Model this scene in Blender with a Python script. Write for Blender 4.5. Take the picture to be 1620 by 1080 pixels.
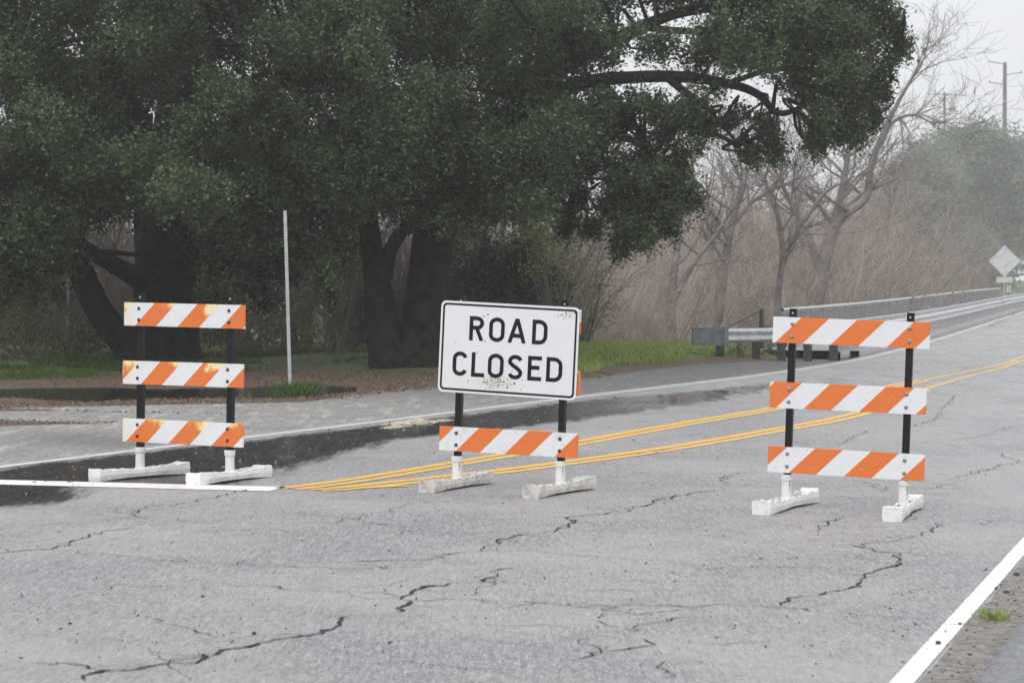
import bpy, bmesh, math, random
import numpy as np
from mathutils import Vector, Matrix
R = math.radians
rng = np.random.default_rng(7)
random.seed(7)
for o in list(bpy.data.objects):
    bpy.data.objects.remove(o)
S = bpy.context.scene
COL = S.collection

# ------------------------------------------------------------------ camera, sky, sun
HC, FPX, HOR = 1.66, 3500.0, 458.0
PITCH = math.atan((540 - HOR) / FPX)
cam = bpy.data.cameras.new("camera")
cam.sensor_width = 36.0
cam.lens = FPX / 1620 * 36
cam.clip_start, cam.clip_end = 0.1, 3000
cam.dof.use_dof = True
cam.dof.focus_distance = 18.2
cam.dof.aperture_fstop = 6.3
co = bpy.data.objects.new("camera", cam)
co.location = (0, 0, HC)
co.rotation_euler = (math.pi / 2 - PITCH, 0, 0)
COL.objects.link(co)
S.camera = co

SUN_EL, SUN_AZ = 48, 200
w = bpy.data.worlds.new("World")
S.world = w
w.use_nodes = True
nt = w.node_tree
nt.nodes.clear()
sky = nt.nodes.new("ShaderNodeTexSky")
sky.sky_type = 'NISHITA'
sky.sun_disc = False
sky.sun_elevation = R(SUN_EL)
sky.sun_rotation = R(SUN_AZ)
sky.air_density, sky.dust_density, sky.ozone_density = 1.0, 6.0, 1.0
hs = nt.nodes.new("ShaderNodeHueSaturation")
hs.inputs['Saturation'].default_value = 0.10
hs.inputs['Value'].default_value = 1.0
# overcast deck: evens the clear-sky gradient out, brighter overhead
tc = nt.nodes.new("ShaderNodeTexCoord")
sx = nt.nodes.new("ShaderNodeSeparateXYZ")
rmp = nt.nodes.new("ShaderNodeValToRGB")
e = rmp.color_ramp.elements
e[0].position, e[0].color = 0.0, (8.8, 9.0, 9.4, 1)
e[1].position, e[1].color = 1.0, (16.5, 16.7, 17.1, 1)
k = e.new(0.12); k.color = (9.1, 9.3, 9.7, 1)
mx = nt.nodes.new("ShaderNodeMix")
mx.data_type = 'RGBA'
mx.inputs[0].default_value = 0.82
bg = nt.nodes.new("ShaderNodeBackground")
bg.inputs['Strength'].default_value = 0.11
wo = nt.nodes.new("ShaderNodeOutputWorld")
L = nt.links.new
L(sky.outputs[0], hs.inputs['Color'])
L(tc.outputs['Generated'], sx.inputs[0])
L(sx.outputs['Z'], rmp.inputs[0])
L(hs.outputs[0], mx.inputs[6])
L(rmp.outputs[0], mx.inputs[7])
L(mx.outputs[2], bg.inputs['Color'])
L(bg.outputs[0], wo.inputs['Surface'])

sl = bpy.data.lights.new("sun", 'SUN')
sl.energy = 0.7
sl.angle = R(25)
sl.color = (1.0, 0.97, 0.93)
so = bpy.data.objects.new("sun", sl)
COL.objects.link(so)
az = R(SUN_AZ)
sd = Vector((math.sin(az) * math.cos(R(SUN_EL)), math.cos(az) * math.cos(R(SUN_EL)), math.sin(R(SUN_EL))))
so.rotation_euler = sd.to_track_quat('Z', 'Y').to_euler()
so.location = (0, -10, 30)

S.view_settings.view_transform = 'Standard'
S.view_settings.look = 'None'
S.view_settings.exposure = 0.0
S.view_settings.gamma = 1.0
S.render.engine = 'CYCLES'
S.cycles.use_denoising = True
S.cycles.denoising_prefilter = 'NONE'
S.cycles.use_adaptive_sampling = False
S.cycles.max_bounces = 6
S.cycles.diffuse_bounces = 3
S.cycles.glossy_bounces = 3
S.cycles.transmission_bounces = 3
S.cycles.transparent_max_bounces = 8
S.cycles.volume_bounces = 1

# ------------------------------------------------------------------ coordinates
CA, SA = math.cos(R(18.5)), math.sin(R(18.5))
cp, sp_ = math.cos(PITCH), math.sin(PITCH)


def ray(px, py):
    a, b = (px - 810) / FPX, (540 - py) / FPX
    return np.array([a, cp + b * sp_, -sp_ + b * cp])


def P(px, py, d):
    r = ray(px, py)
    r = r * (d / r[1])
    return (r[0], r[1], HC + r[2])


def uv_of(x, y):
    return x * SA + y * CA, x * CA - y * SA


def xy_of(u, v):
    return u * SA + v * CA, u * CA - v * SA


def z_road(x, y):
    u, v = uv_of(x, y)
    t = np.clip((u - 48) / 105.0, 0, 1)
    return -0.02 * np.clip(v + 7, 0, 7) + .62 * t * t * (3 - 2 * t)


def U(px, py):
    r = ray(px, py)
    z = 0.0
    for _ in range(60):
        t = (z - HC) / r[2]
        z = float(z_road(r[0] * t, r[1] * t))
    return (r[0] * t, r[1] * t, z)


def noise2(x, y, seed=0):
    r = np.random.default_rng(seed)
    out = 0
    for i in range(10):
        f = r.uniform(.5, 2.2)
        a = r.uniform(0, 6.28)
        out = out + np.sin((x * math.cos(a) + y * math.sin(a)) * f + r.uniform(0, 6.28))
    return out / 5.0


def interp_uv(pxs):
    pts = [uv_of(*U(*p)[:2]) for p in pxs]
    us = np.array([p[0] for p in pts])
    vs = np.array([p[1] for p in pts])
    o = np.argsort(us)
    return us[o], vs[o]


EDGE_PX = [(-60, 745), (0, 738), (400, 693), (690, 658), (910, 628), (1080, 611), (1260, 587), (1347, 573), (1468, 542),
           (1540, 520), (1585, 505)]
eu, ev = interp_uv(EDGE_PX)
eu = np.concatenate([[eu[0] - 40], eu, [eu[-1] + 60, eu[-1] + 200]])
_sl = (ev[-1] - ev[-4]) / (eu[-3] - eu[-6])
ev = np.concatenate([[ev[0] - 1.0], ev, [ev[-1] + 60 * _sl, ev[-1] + 200 * _sl]])
_k = np.linspace(eu[0], eu[-1], 700)
_s = np.interp(_k, eu, ev)
_s = np.convolve(np.pad(_s, 12, mode='edge'), np.ones(25) / 25, mode='valid')


def vl(u):
    return np.interp(u, _k, _s)


GRAV_PX = [(-900, 700), (-400, 655), (-60, 646), (0, 650), (200, 668), (400, 656), (480, 636), (560, 624), (690, 612), (910, 600), (1100, 580), (1340, 562)]
gu, gv = interp_uv(GRAV_PX)
o_ = np.argsort(gu)
gu, gv = gu[o_], gv[o_]


def vg(u):
    return np.minimum(np.interp(u, gu, gv), vl(u) - .35)


def inpoly(x, y, poly):
    c = np.zeros(len(x), bool)
    n = len(poly)
    for i in range(n):
        x0, y0 = poly[i]
        x1, y1 = poly[(i + 1) % n]
        if y0 == y1:
            continue
        h = ((y0 > y) != (y1 > y)) & (x < (x1 - x0) * (y - y0) / (y1 - y0) + x0)
        c ^= h
    return c


def soft_poly(x, y, poly, soft):
    """1 inside, falling off to 0 over +-soft metres across the outline"""
    ins = inpoly(x, y, poly)
    d = np.full(len(x), 1e9)
    for i in range(len(poly)):
        a, b = np.array(poly[i]), np.array(poly[(i + 1) % len(poly)])
        ab = b - a
        t = np.clip(((x - a[0]) * ab[0] + (y - a[1]) * ab[1]) / (ab @ ab + 1e-9), 0, 1)
        d = np.minimum(d, np.hypot(x - a[0] - t * ab[0], y - a[1] - t * ab[1]))
    sd_ = np.where(ins, d, -d)
    return np.clip(.5 + sd_ / (2 * soft), 0, 1)


def wpoly(pxs):
    return [U(*p)[:2] for p in pxs]


PUD = wpoly([(-120, 614), (0, 613), (130, 611), (250, 613), (420, 610), (490, 606), (560, 608), (540, 618), (470, 626), (400, 629), (280, 629), (150, 631), (0, 630), (-120, 632)])


def z_ground(x, y):
    u, v = uv_of(x, y)
    z = z_road(x, y)
    z = z - .10 * soft_poly(np.atleast_1d(x).ravel(), np.atleast_1d(y).ravel(), PUD, .45).reshape(np.shape(x)) 
    out = np.clip((vg(u) - v) / 3.0, 0, 1)
    z = z + out * (0.035 * noise2(x, y, 3) + 0.015 * noise2(x * 3, y * 3, 5))
    # rise of the grassy bank ahead of the guardrail, the creek under the bridge
    bank = np.exp(-((u - 53) / 9.0) ** 2) * np.clip((vl(u) - 1.6 - v) / 3, 0, 1)
    z = z + .28 * bank
    cr = 1 / (1 + np.exp(-np.clip((u - 66) / 3.0, -30, 30))) * 1 / (1 + np.exp(np.clip((u - 158) / 3.0, -30, 30)))
    off = 1 / (1 + np.exp(-np.clip((u - 90) / 12, -30, 30)))
    z = z - cr * 3.2
    far = np.clip((u - 190) / 120, 0, 1) * np.clip((vl(u) - 4 - v) / 25, 0, 1)
    z = z + far * 3.0
    return z


# ------------------------------------------------------------------ materials
MATS = {}


def mat(name, col=(.5, .5, .5), rough=.6, metal=0.0, spec=.5):
    m = bpy.data.materials.new(name)
    m.use_nodes = True
    b = m.node_tree.nodes['Principled BSDF']
    b.inputs['Base Color'].default_value = (*col, 1)
    b.inputs['Roughness'].default_value = rough
    b.inputs['Metallic'].default_value = metal
    b.inputs['Specular IOR Level'].default_value = spec
    MATS[name] = m
    return m


class NB:
    """small node helper"""

    def __init__(s, m):
        s.m = m
        s.t = m.node_tree
        s.b = s.t.nodes['Principled BSDF']

    def n(s, ty, **kw):
        x = s.t.nodes.new(ty)
        for k_, v_ in kw.items():
            setattr(x, k_, v_)
        return x

    def link(s, a, b):
        s.t.links.new(a, b)

    def coord(s, kind='Object'):
        return s.n('ShaderNodeTexCoord').outputs[kind]

    def pos(s):
        return s.n('ShaderNodeNewGeometry').outputs['Position']

    def noise(s, vec, scale, detail=4, rough=.6):
        x = s.n('ShaderNodeTexNoise')
        x.inputs['Scale'].default_value = scale
        x.inputs['Detail'].default_value = detail
        x.inputs['Roughness'].default_value = rough
        s.link(vec, x.inputs['Vector'])
        return x.outputs['Fac']

    def ramp(s, fac, stops):
        x = s.n('ShaderNodeValToRGB')
        el = x.color_ramp.elements
        el[0].position, el[0].color = stops[0][0], (*stops[0][1], 1)
        el[1].position, el[1].color = stops[-1][0], (*stops[-1][1], 1)
        for p_, c_ in stops[1:-1]:
            q = el.new(p_)
            q.color = (*c_, 1)
        s.link(fac, x.inputs[0])
        return x.outputs[0]

    def math(s, op, a, b=None, c=None, clamp=False):
        x = s.n('ShaderNodeMath', operation=op, use_clamp=clamp)
        for i, q in enumerate((a, b, c)):
            if q is None:
                continue
            if isinstance(q, (int, float)):
                x.inputs[i].default_value = q
            else:
                s.link(q, x.inputs[i])
        return x.outputs[0]

    def mix(s, fac, a, b, blend='MIX'):
        x = s.n('ShaderNodeMix', data_type='RGBA', blend_type=blend)
        for i, q in ((0, fac), (6, a), (7, b)):
            if isinstance(q, (int, float)):
                x.inputs[i].default_value = q
            elif isinstance(q, tuple):
                x.inputs[i].default_value = (*q, 1)
            else:
                s.link(q, x.inputs[i])
        return x.outputs[2]

    def bump(s, h, strength=.3, dist=.01):
        x = s.n('ShaderNodeBump')
        x.inputs['Strength'].default_value = strength
        x.inputs['Distance'].default_value = dist
        s.link(h, x.inputs['Height'])
        s.link(x.outputs[0], s.b.inputs['Normal'])
        return x

    def attr(s, name):
        return s.n('ShaderNodeAttribute', attribute_name=name).outputs['Fac']

    def smooth(s, x, lo, hi):
        q = s.n('ShaderNodeMapRange', interpolation_type='SMOOTHSTEP')
        s.link(x, q.inputs['Value'])
        q.inputs['From Min'].default_value = lo
        q.inputs['From Max'].default_value = hi
        return q.outputs[0]


def asphalt():
    m = mat("asphalt", (.2, .2, .2), .6)
    s = NB(m)
    p = s.pos()
    grain = s.noise(p, 55, 3, .7)
    fine = s.noise(p, 170, 2, .6)
    big = s.noise(p, .55, 5, .6)
    grain2 = s.noise(p, 24, 3, .7)
    mid = s.noise(p, 2.3, 4, .6)
    c = s.ramp(grain, [(.34, (.14, .14, .143)), (.5, (.29, .29, .298)), (.66, (.48, .48, .49))])
    st2 = s.n('ShaderNodeMapping')
    s.link(p, st2.inputs['Vector'])
    st2.inputs['Rotation'].default_value = (0, 0, R(8))
    st2.inputs['Scale'].default_value = (1, .13, 1)
    long = s.noise(st2.outputs[0], 34, 3, .75)
    long2 = s.noise(st2.outputs[0], 70, 2, .7)
    c = s.mix(s.smooth(long, .40, .62), s.mix(.55, c, (.085, .085, .09)), c)
    c = s.mix(s.math('MULTIPLY', s.smooth(long2, .50, .66), .55), c, (.50, .50, .51))
    c = s.mix(s.math('MULTIPLY', s.smooth(grain2, .42, .62), .45), c, (.34, .34, .345))
    c = s.mix(s.smooth(fine, .3, .7), s.mix(.5, c, (.10, .10, .105), 'MIX'), c)
    c = s.mix(s.math('MULTIPLY', s.smooth(big, .35, .68), .42), c, (.40, .375, .355))
    c = s.mix(s.math('MULTIPLY', s.smooth(mid, .52, .75), .35), c, (.14, .14, .145))
    wet_a = s.attr('wet')
    damp_a = s.attr('damp')
    stretch = s.n('ShaderNodeMapping')
    s.link(p, stretch.inputs['Vector'])
    stretch.inputs['Rotation'].default_value = (0, 0, R(18.5))
    stretch.inputs['Scale'].default_value = (1.6, .22, 1)
    dn = s.noise(stretch.outputs[0], 1.1, 5, .6)
    wn = s.math('ADD', wet_a, s.math('MULTIPLY', s.math('SUBTRACT', s.noise(stretch.outputs[0], 2.2, 7, .7), .5), .8))
    wn = s.math('ADD', wn, s.math('MULTIPLY', s.math('SUBTRACT', long, .5), .35))
    wet = s.smooth(wn, .40, .72)
    damp = s.math('MULTIPLY', damp_a, s.smooth(dn, .36, .62))
    c = s.mix(s.math('MULTIPLY', damp, .30), c, (.12, .12, .125))
    c = s.mix(s.math('MULTIPLY', wet, .93), c, s.ramp(s.noise(stretch.outputs[0], 6, 6, .75), [(.35, (.016, .0155, .016)), (.52, (.03, .029, .029)), (.7, (.075, .073, .072))]))
    s.link(c, s.b.inputs['Base Color'])
    r = s.math('SUBTRACT', .55, s.math('MULTIPLY', damp, .33))
    r = s.math('SUBTRACT', r, s.math('MULTIPLY', wet, .33), clamp=True)
    s.link(r, s.b.inputs['Roughness'])
    s.link(s.math('SUBTRACT', .5, s.math('MULTIPLY', wet, .455)), s.b.inputs['Specular IOR Level'])
    bp = s.bump(s.math('ADD', grain, s.math('MULTIPLY', fine, .5)), .35, .006)
    st = s.math('SUBTRACT', .38, s.math('MULTIPLY', s.math('MAXIMUM', wet, s.math('MULTIPLY', damp, .7)), .37))
    s.link(st, bp.inputs['Strength'])
    return m


def ground_mat():
    m = mat("roadside_ground", (.1, .08, .06), .9)
    s = NB(m)
    p = s.pos()
    n1 = s.noise(p, 38, 3, .7)
    n2 = s.noise(p, 9, 5, .7)
    n3 = s.noise(p, 1.3, 5, .6)
    grav = s.ramp(n1, [(.3, (.14, .137, .13)), (.5, (.265, .26, .245)), (.68, (.43, .42, .40))])
    grav = s.mix(s.math('MULTIPLY', s.smooth(n3, .5, .7), .5), grav, (.13, .128, .12))
    grav = s.mix(s.math('MULTIPLY', s.smooth(n2, .46, .62), .6), grav, (.12, .112, .10))
    grav = s.mix(s.math('MULTIPLY', s.smooth(s.noise(p, 22, 2, .5), .55, .7), .6), grav, (.44, .43, .41))
    gm = s.n('ShaderNodeMapping')
    s.link(p, gm.inputs['Vector'])
    gm.inputs['Scale'].default_value = (1, .16, 1)
    g1 = s.noise(gm.outputs[0], 30, 4, .8)
    g2 = s.noise(gm.outputs[0], 5, 4, .7)
    grav = s.mix(s.smooth(g1, .36, .60), s.mix(.42, grav, (.08, .078, .074)), grav)
    grav = s.mix(s.math('MULTIPLY', s.smooth(g2, .5, .66), .5), grav, (.46, .45, .425))
    grav = s.mix(s.math('MULTIPLY', s.attr('soak'), .62), grav, (.085, .083, .082))
    lit = s.ramp(n1, [(.32, (.03, .018, .012)), (.5, (.092, .062, .042)), (.7, (.18, .125, .085))])
    lit = s.mix(s.math('MULTIPLY', s.smooth(n2, .5, .65), .6), lit, (.045, .034, .028))
    gr = s.ramp(n2, [(.35, (.03, .035, .014)), (.55, (.10, .14, .035)), (.7, (.18, .26, .06))])
    ga = s.math('ADD', s.attr('gravel'), s.math('MULTIPLY', s.math('SUBTRACT', n2, .5), .7))
    gg = s.math('ADD', s.attr('grass'), s.math('MULTIPLY', s.math('SUBTRACT', s.noise(p, 3.2, 5, .7), .5), .9))
    c = s.mix(s.smooth(gg, .42, .58), lit, gr)
    c = s.mix(s.smooth(ga, .42, .58), c, grav)
    s.link(c, s.b.inputs['Base Color'])
    s.b.inputs['Roughness'].default_value = .85
    s.bump(n1, .5, .02)
    return m


def noisy(name, c1, c2, scale=8, rough=.7, detail=5, bump=.2, bd=.01, metal=0, lo=.35, hi=.65, coord='Object', spec=.5):
    m = mat(name, c1, rough, metal, spec)
    s = NB(m)
    p = s.coord(coord) if coord != 'pos' else s.pos()
    f = s.noise(p, scale, detail, .65)
    s.link(s.ramp(f, [(lo, c1), (hi, c2)]), s.b.inputs['Base Color'])
    if bump:
        s.bump(f, bump, bd)
    return m


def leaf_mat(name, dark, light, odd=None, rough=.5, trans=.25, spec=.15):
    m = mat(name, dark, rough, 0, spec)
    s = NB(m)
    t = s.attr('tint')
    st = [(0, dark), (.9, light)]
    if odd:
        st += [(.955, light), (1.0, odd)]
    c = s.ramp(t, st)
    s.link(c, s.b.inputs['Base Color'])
    tr = s.n('ShaderNodeBsdfTranslucent')
    s.link(c, tr.inputs['Color'])
    ms = s.n('ShaderNodeMixShader')
    ms.inputs[0].default_value = trans
    out = s.t.nodes['Material Output']
    s.link(s.b.outputs[0], ms.inputs[1])
    s.link(tr.outputs[0], ms.inputs[2])
    s.link(ms.outputs[0], out.inputs['Surface'])
    return m


ASPH = asphalt()
GROUND = ground_mat()


def paint_mat(name, col, wear, under=(.2, .2, .2), scale=26):
    m = mat(name, col, .5)
    s = NB(m)
    p = s.pos()
    n1 = s.noise(p, scale, 6, .75)
    n2 = s.noise(p, 3.0, 4, .6)
    f = s.smooth(s.math('ADD', n1, s.math('MULTIPLY', n2, .4)), wear, wear + .09)
    dirt = s.mix(s.math('MULTIPLY', n2, .35), col, tuple(x * .6 for x in col))
    s.link(s.mix(f, dirt, under), s.b.inputs['Base Color'])
    s.bump(n1, .3, .004)
    return m


WHITE_PAINT = paint_mat("white_road_paint", (.78, .78, .77), .83)
WHITE_THIN = paint_mat("worn_white_road_paint", (.66, .66, .65), .79)
YELLOW_PAINT = paint_mat("yellow_road_paint", (.74, .45, .10), .79)
CRACK = mat("crack", (.022, .022, .023), .9)
TAR = noisy("tar_line", (.03, .03, .03), (.07, .07, .07), 12)
BERM = noisy("asphalt_berm", (.11, .115, .125), (.24, .245, .255), 30, .6, bump=.5, coord='pos')
BLACK_STEEL = noisy("black_steel", (.006, .006, .007), (.016, .016, .018), 20, .42, bump=.05, spec=.2)
PVC = noisy("white_pvc", (.72, .72, .70), (.82, .82, .80), 6, .4, bump=.05)
FOOTW = noisy("white_painted_rubber", (.55, .54, .51), (.80, .79, .77), 9, .6, lo=.3, hi=.5, bump=.5, bd=.012)
FOOTC = noisy("weathered_foot_plastic", (.36, .34, .31), (.66, .64, .60), 11, .7, lo=.32, hi=.6, bump=.5, bd=.012)
BALLAST = noisy("ballast", (.10, .09, .075), (.24, .22, .19), 30, .9, bump=.6, bd=.02)
BOLT = noisy("bolt_steel", (.03, .03, .03), (.10, .10, .10), 60, .45, metal=.6)
BOLTG = noisy("zinc_bolt", (.2, .2, .2), (.4, .38, .35), 60, .45, metal=.7)
INK = mat("sign_ink", (.012, .012, .018), .5, 0, .15)
GALV = noisy("galvanised_steel", (.42, .43, .44), (.60, .61, .62), 5, .42, metal=.15, bump=.1)
GALVD = noisy("galvanised_dark", (.13, .155, .18), (.26, .285, .32), 4, .42, metal=.3, bump=.1)
RAILG = noisy("grey_rail_paint", (.42, .41, .42), (.58, .57, .58), 3, .5, metal=.1, bump=.1)
RAILD = noisy("bridge_railing_paint", (.24, .235, .245), (.36, .35, .36), 3, .6, bump=.1)
TOPR = noisy("pale_handrail", (.46, .46, .46), (.60, .60, .59), 3, .5, bump=.1)
WOODP = noisy("dark_timber_post", (.045, .04, .035), (.11, .10, .09), 9, .85, bump=.5)
CONC = noisy("concrete", (.26, .255, .245), (.40, .39, .38), 2.2, .8, bump=.2)
BARK = noisy("oak_bark", (.012, .011, .010), (.042, .037, .033), 4.5, .9, detail=8, bump=.9, bd=.06, coord='pos', spec=.08)
TWIG = noisy("twig_bark", (.25, .205, .178), (.47, .40, .355), .6, .9, bump=0, coord='pos', spec=.1)  # bark tone also brightened to make up for thin haze
TWIGB = noisy("grey_twig_bark", (.085, .07, .062), (.25, .21, .19), .5, .9, bump=0, coord='pos')
PALEB = noisy("bare_tree_bark", (.12, .105, .10), (.27, .24, .23), 1.5, .9, bump=.3, bd=.03, coord='pos')
POLEW = noisy("pole_wood", (.07, .06, .055), (.13, .115, .105), 1, .9, bump=.2)
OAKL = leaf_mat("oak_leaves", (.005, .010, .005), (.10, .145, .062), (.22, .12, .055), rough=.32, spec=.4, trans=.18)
SHRL = leaf_mat("evergreen_leaves", (.022, .04, .014), (.065, .10, .035))
YEL = leaf_mat("yellow_green_leaves", (.16, .19, .06), (.36, .40, .15), trans=.35)
OLIV = leaf_mat("olive_leaves", (.08, .10, .04), (.23, .27, .115))
FARL = leaf_mat("haze_paled_leaves", (.11, .14, .11), (.24, .28, .21))  # leaf colour lightened, so part of the distance haze is painted in
GRASS = leaf_mat("grass_blades", (.15, .21, .055), (.44, .53, .17), trans=.4, rough=.6)
GRASSD = leaf_mat("dark_grass_blades", (.035, .07, .015), (.12, .20, .04), trans=.4, rough=.6)
LITTER = leaf_mat("dead_leaves", (.06, .04, .027), (.26, .18, .115), (.4, .32, .2), trans=.1)
FOAM = noisy("tan_sand", (.34, .28, .21), (.52, .46, .37), 14, .9, bump=.6, bd=.02, coord='pos')
WATER = mat("puddle_water", (.03, .027, .022), .07, 0, .5)
_s2 = NB(WATER)
_s2.bump(_s2.noise(_s2.pos(), 3.5, 2, .5), .04, .02)
STONE = noisy("pebble", (.03, .03, .03), (.10, .095, .09), 20, .9)


def stripe_mat(name, off, fade=0.0, orange=(.77, .19, .04), dirt=.15):
    m = mat(name, (.8, .8, .8), .42)
    s = NB(m)
    p = s.coord('Object')
    sep = s.n('ShaderNodeSeparateXYZ')
    s.link(p, sep.inputs[0])
    X = s.math('ADD', sep.outputs[0], .61)
    Z = s.math('ADD', sep.outputs[2], .1015)
    ph = s.math('SUBTRACT', s.math('SUBTRACT', X, Z), off)
    ph = s.math('DIVIDE', ph, .436)
    fr = s.math('FRACT', s.math('ADD', ph, 10))
    isor = s.math('LESS_THAN', fr, .5)
    nn = s.noise(p, 7, 5, .7)
    white = s.mix(s.math('MULTIPLY', s.smooth(nn, .45, .8), dirt), (.76, .77, .79), (.50, .47, .42))
    # faint honeycomb of the retroreflective sheet
    v = s.n('ShaderNodeTexVoronoi', feature='DISTANCE_TO_EDGE')
    v.inputs['Scale'].default_value = 55
    s.link(p, v.inputs['Vector'])
    white = s.mix(s.math('MULTIPLY', s.math('LESS_THAN', v.outputs['Distance'], .06), .08), white, (.45, .45, .46))
    ora = s.mix(s.math('MULTIPLY', nn, .3), orange, tuple(x * .75 for x in orange))
    if fade > 0:
        n2 = s.noise(p, 6.5, 3, .55)
        zz = s.math('DIVIDE', Z, .203)
        bleach = s.smooth(s.math('ADD', s.math('ADD', zz, s.math('MULTIPLY', s.math('SUBTRACT', n2, .5), 1.3)), s.math('MULTIPLY', s.math('SUBTRACT', fr, .25), 1.0)), 1.18 - fade, 1.5 - fade)
        ora = s.mix(bleach, ora, (.86, .66, .26))
        ora = s.mix(s.math('MULTIPLY', s.smooth(bleach, .6, 1.0), .55), ora, (.84, .78, .58))
        lf = s.smooth(s.math('ADD', X, s.math('MULTIPLY', n2, .12)), .20, .02)
        white = s.mix(s.math('MULTIPLY', lf, .5), white, (.80, .66, .34))
        isor = s.math('MULTIPLY', isor, s.math('GREATER_THAN', s.math('ADD', X, s.math('MULTIPLY', n2, .05)), .03 if fade < .5 else .06))
    c = s.mix(isor, white, ora)
    # scratches and spots
    sc = s.noise(p, 42, 2, .5)
    c = s.mix(s.math('MULTIPLY', s.smooth(sc, .70, .74), .5), c, (.25, .2, .16))
    # horizontal scuffs
    mp = s.n('ShaderNodeMapping')
    mp.inputs['Scale'].default_value = (2.5, 1, 60)
    s.link(p, mp.inputs['Vector'])
    c = s.mix(s.math('MULTIPLY', s.smooth(s.noise(mp.outputs[0], 2, 3, .6), .60, .75), .28), c, (.72, .66, .6))
    s.link(c, s.b.inputs['Base Color'])
    s.b.inputs['Specular IOR Level'].default_value = .4
    return m


def sign_mat():
    m = mat("white_sign_sheeting", (.75, .76, .78), .4)
    s = NB(m)
    p = s.coord('Object')
    n = s.noise(p, 2.2, 5, .65)
    c = s.mix(s.math('MULTIPLY', s.smooth(n, .45, .75), .35), (.74, .75, .765), (.62, .59, .52))
    sep = s.n('ShaderNodeSeparateXYZ')
    s.link(p, sep.inputs[0])
    # specks of mud: upper right corner and lower middle
    def blob(cx, cz, rx, rz):
        a = s.math('DIVIDE', s.math('SUBTRACT', sep.outputs[0], cx), rx)
        b = s.math('DIVIDE', s.math('SUBTRACT', sep.outputs[2], cz), rz)
        d = s.math('SQRT', s.math('ADD', s.math('MULTIPLY', a, a), s.math('MULTIPLY', b, b)))
        return s.smooth(d, 1.0, .1)
    z1 = blob(.49, .31, .20, .07)
    z2 = blob(-.10, -.28, .30, .10)
    z3 = blob(-.02, -.05, .45, .36)
    dens = s.math('ADD', s.math('MULTIPLY', s.math('MAXIMUM', z1, z2), .20), s.math('MULTIPLY', z3, .07))
    sp = s.noise(p, 62, 3, .6)
    spot = s.smooth(s.math('ADD', sp, dens), .72, .76)
    c = s.mix(s.math('MULTIPLY', z2, .25), c, (.55, .46, .34))
    c = s.mix(s.math('MULTIPLY', spot, .8), c, (.13, .10, .06))
    v = s.n('ShaderNodeTexVoronoi')
    v.inputs['Scale'].default_value = 13
    s.link(p, v.inputs['Vector'])
    rs = s.n('ShaderNodeSeparateColor')
    s.link(v.outputs['Color'], rs.inputs[0])
    big = s.math('MULTIPLY', s.math('LESS_THAN', v.outputs['Distance'], .085), s.math('GREATER_THAN', rs.outputs[0], .86))
    c = s.mix(s.math('MULTIPLY', big, .85), c, (.10, .085, .06))
    s.link(c, s.b.inputs['Base Color'])
    return m


SIGNW = sign_mat()
SIGNE = mat("sign_border_white", (.74, .74, .78), .4)

# ------------------------------------------------------------------ mesh helpers


def tag(o, label=None, cat=None, group=None, kind=None):
    if label: o['label'] = label
    if cat: o['category'] = cat
    if group: o['group'] = group
    if kind: o['kind'] = kind
    return o


def empty(name, loc, rz=0.0):
    o = bpy.data.objects.new(name, None)
    o.empty_display_size = .3
    o.location = loc
    o.rotation_euler = (0, 0, rz)
    COL.objects.link(o)
    return o


def mesh_np(name, verts, faces, m, parent=None, loc=(0, 0, 0), smooth=False, attrs=None, rot=None):
    """verts Nx3, faces Mx4 or Mx3 int array"""
    verts = np.asarray(verts, dtype=np.float32)
    faces = np.asarray(faces, dtype=np.int32)
    me = bpy.data.meshes.new(name)
    n, kf = len(faces), faces.shape[1]
    me.vertices.add(len(verts))
    me.vertices.foreach_set('co', (verts - np.array(loc, dtype=np.float32)).ravel() if parent is None else verts.ravel())
    me.loops.add(n * kf)
    me.loops.foreach_set('vertex_index', faces.ravel())
    me.polygons.add(n)
    me.polygons.foreach_set('loop_start', np.arange(0, n * kf, kf, dtype=np.int32))
    me.polygons.foreach_set('loop_total', np.full(n, kf, dtype=np.int32))
    if smooth:
        me.polygons.foreach_set('use_smooth', np.ones(n, dtype=bool))
    if attrs:
        for an, av in attrs.items():
            a = me.attributes.new(an, 'FLOAT', 'POINT')
            a.data.foreach_set('value', np.asarray(av, dtype=np.float32))
    me.update(calc_edges=True)
    me.materials.append(m)
    o = bpy.data.objects.new(name, me)
    if parent is None:
        o.location = loc
    else:
        o.parent = parent
    COL.objects.link(o)
    return o


def mesh_bm(name, bm, m, parent=None, loc=(0, 0, 0), rot=(0, 0, 0), bevel=0, smooth=False):
    if bevel:
        bmesh.ops.bevel(bm, geom=[e_ for e_ in bm.edges if e_.calc_face_angle(0) > .6], offset=bevel, segments=2, affect='EDGES', profile=.6)
    bmesh.ops.recalc_face_normals(bm, faces=bm.faces[:])
    me = bpy.data.meshes.new(name)
    bm.to_mesh(me)
    bm.free()
    if smooth:
        me.polygons.foreach_set('use_smooth', [True] * len(me.polygons))
    me.materials.append(m)
    o = bpy.data.objects.new(name, me)
    o.location = loc
    o.rotation_euler = rot
    if parent:
        o.parent = parent
    COL.objects.link(o)
    return o


def bx(bm, x0, x1, y0, y1, z0, z1, M=None):
    vs = [bm.verts.new((x, y, z)) for x in (x0, x1) for y in (y0, y1) for z in (z0, z1)]
    for f in ((0, 1, 3, 2), (4, 6, 7, 5), (0, 4, 5, 1), (2, 3, 7, 6), (0, 2, 6, 4), (1, 5, 7, 3)):
        bm.faces.new([vs[i] for i in f])
    if M is not None:
        bmesh.ops.transform(bm, matrix=M, verts=vs)
    return vs


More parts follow.
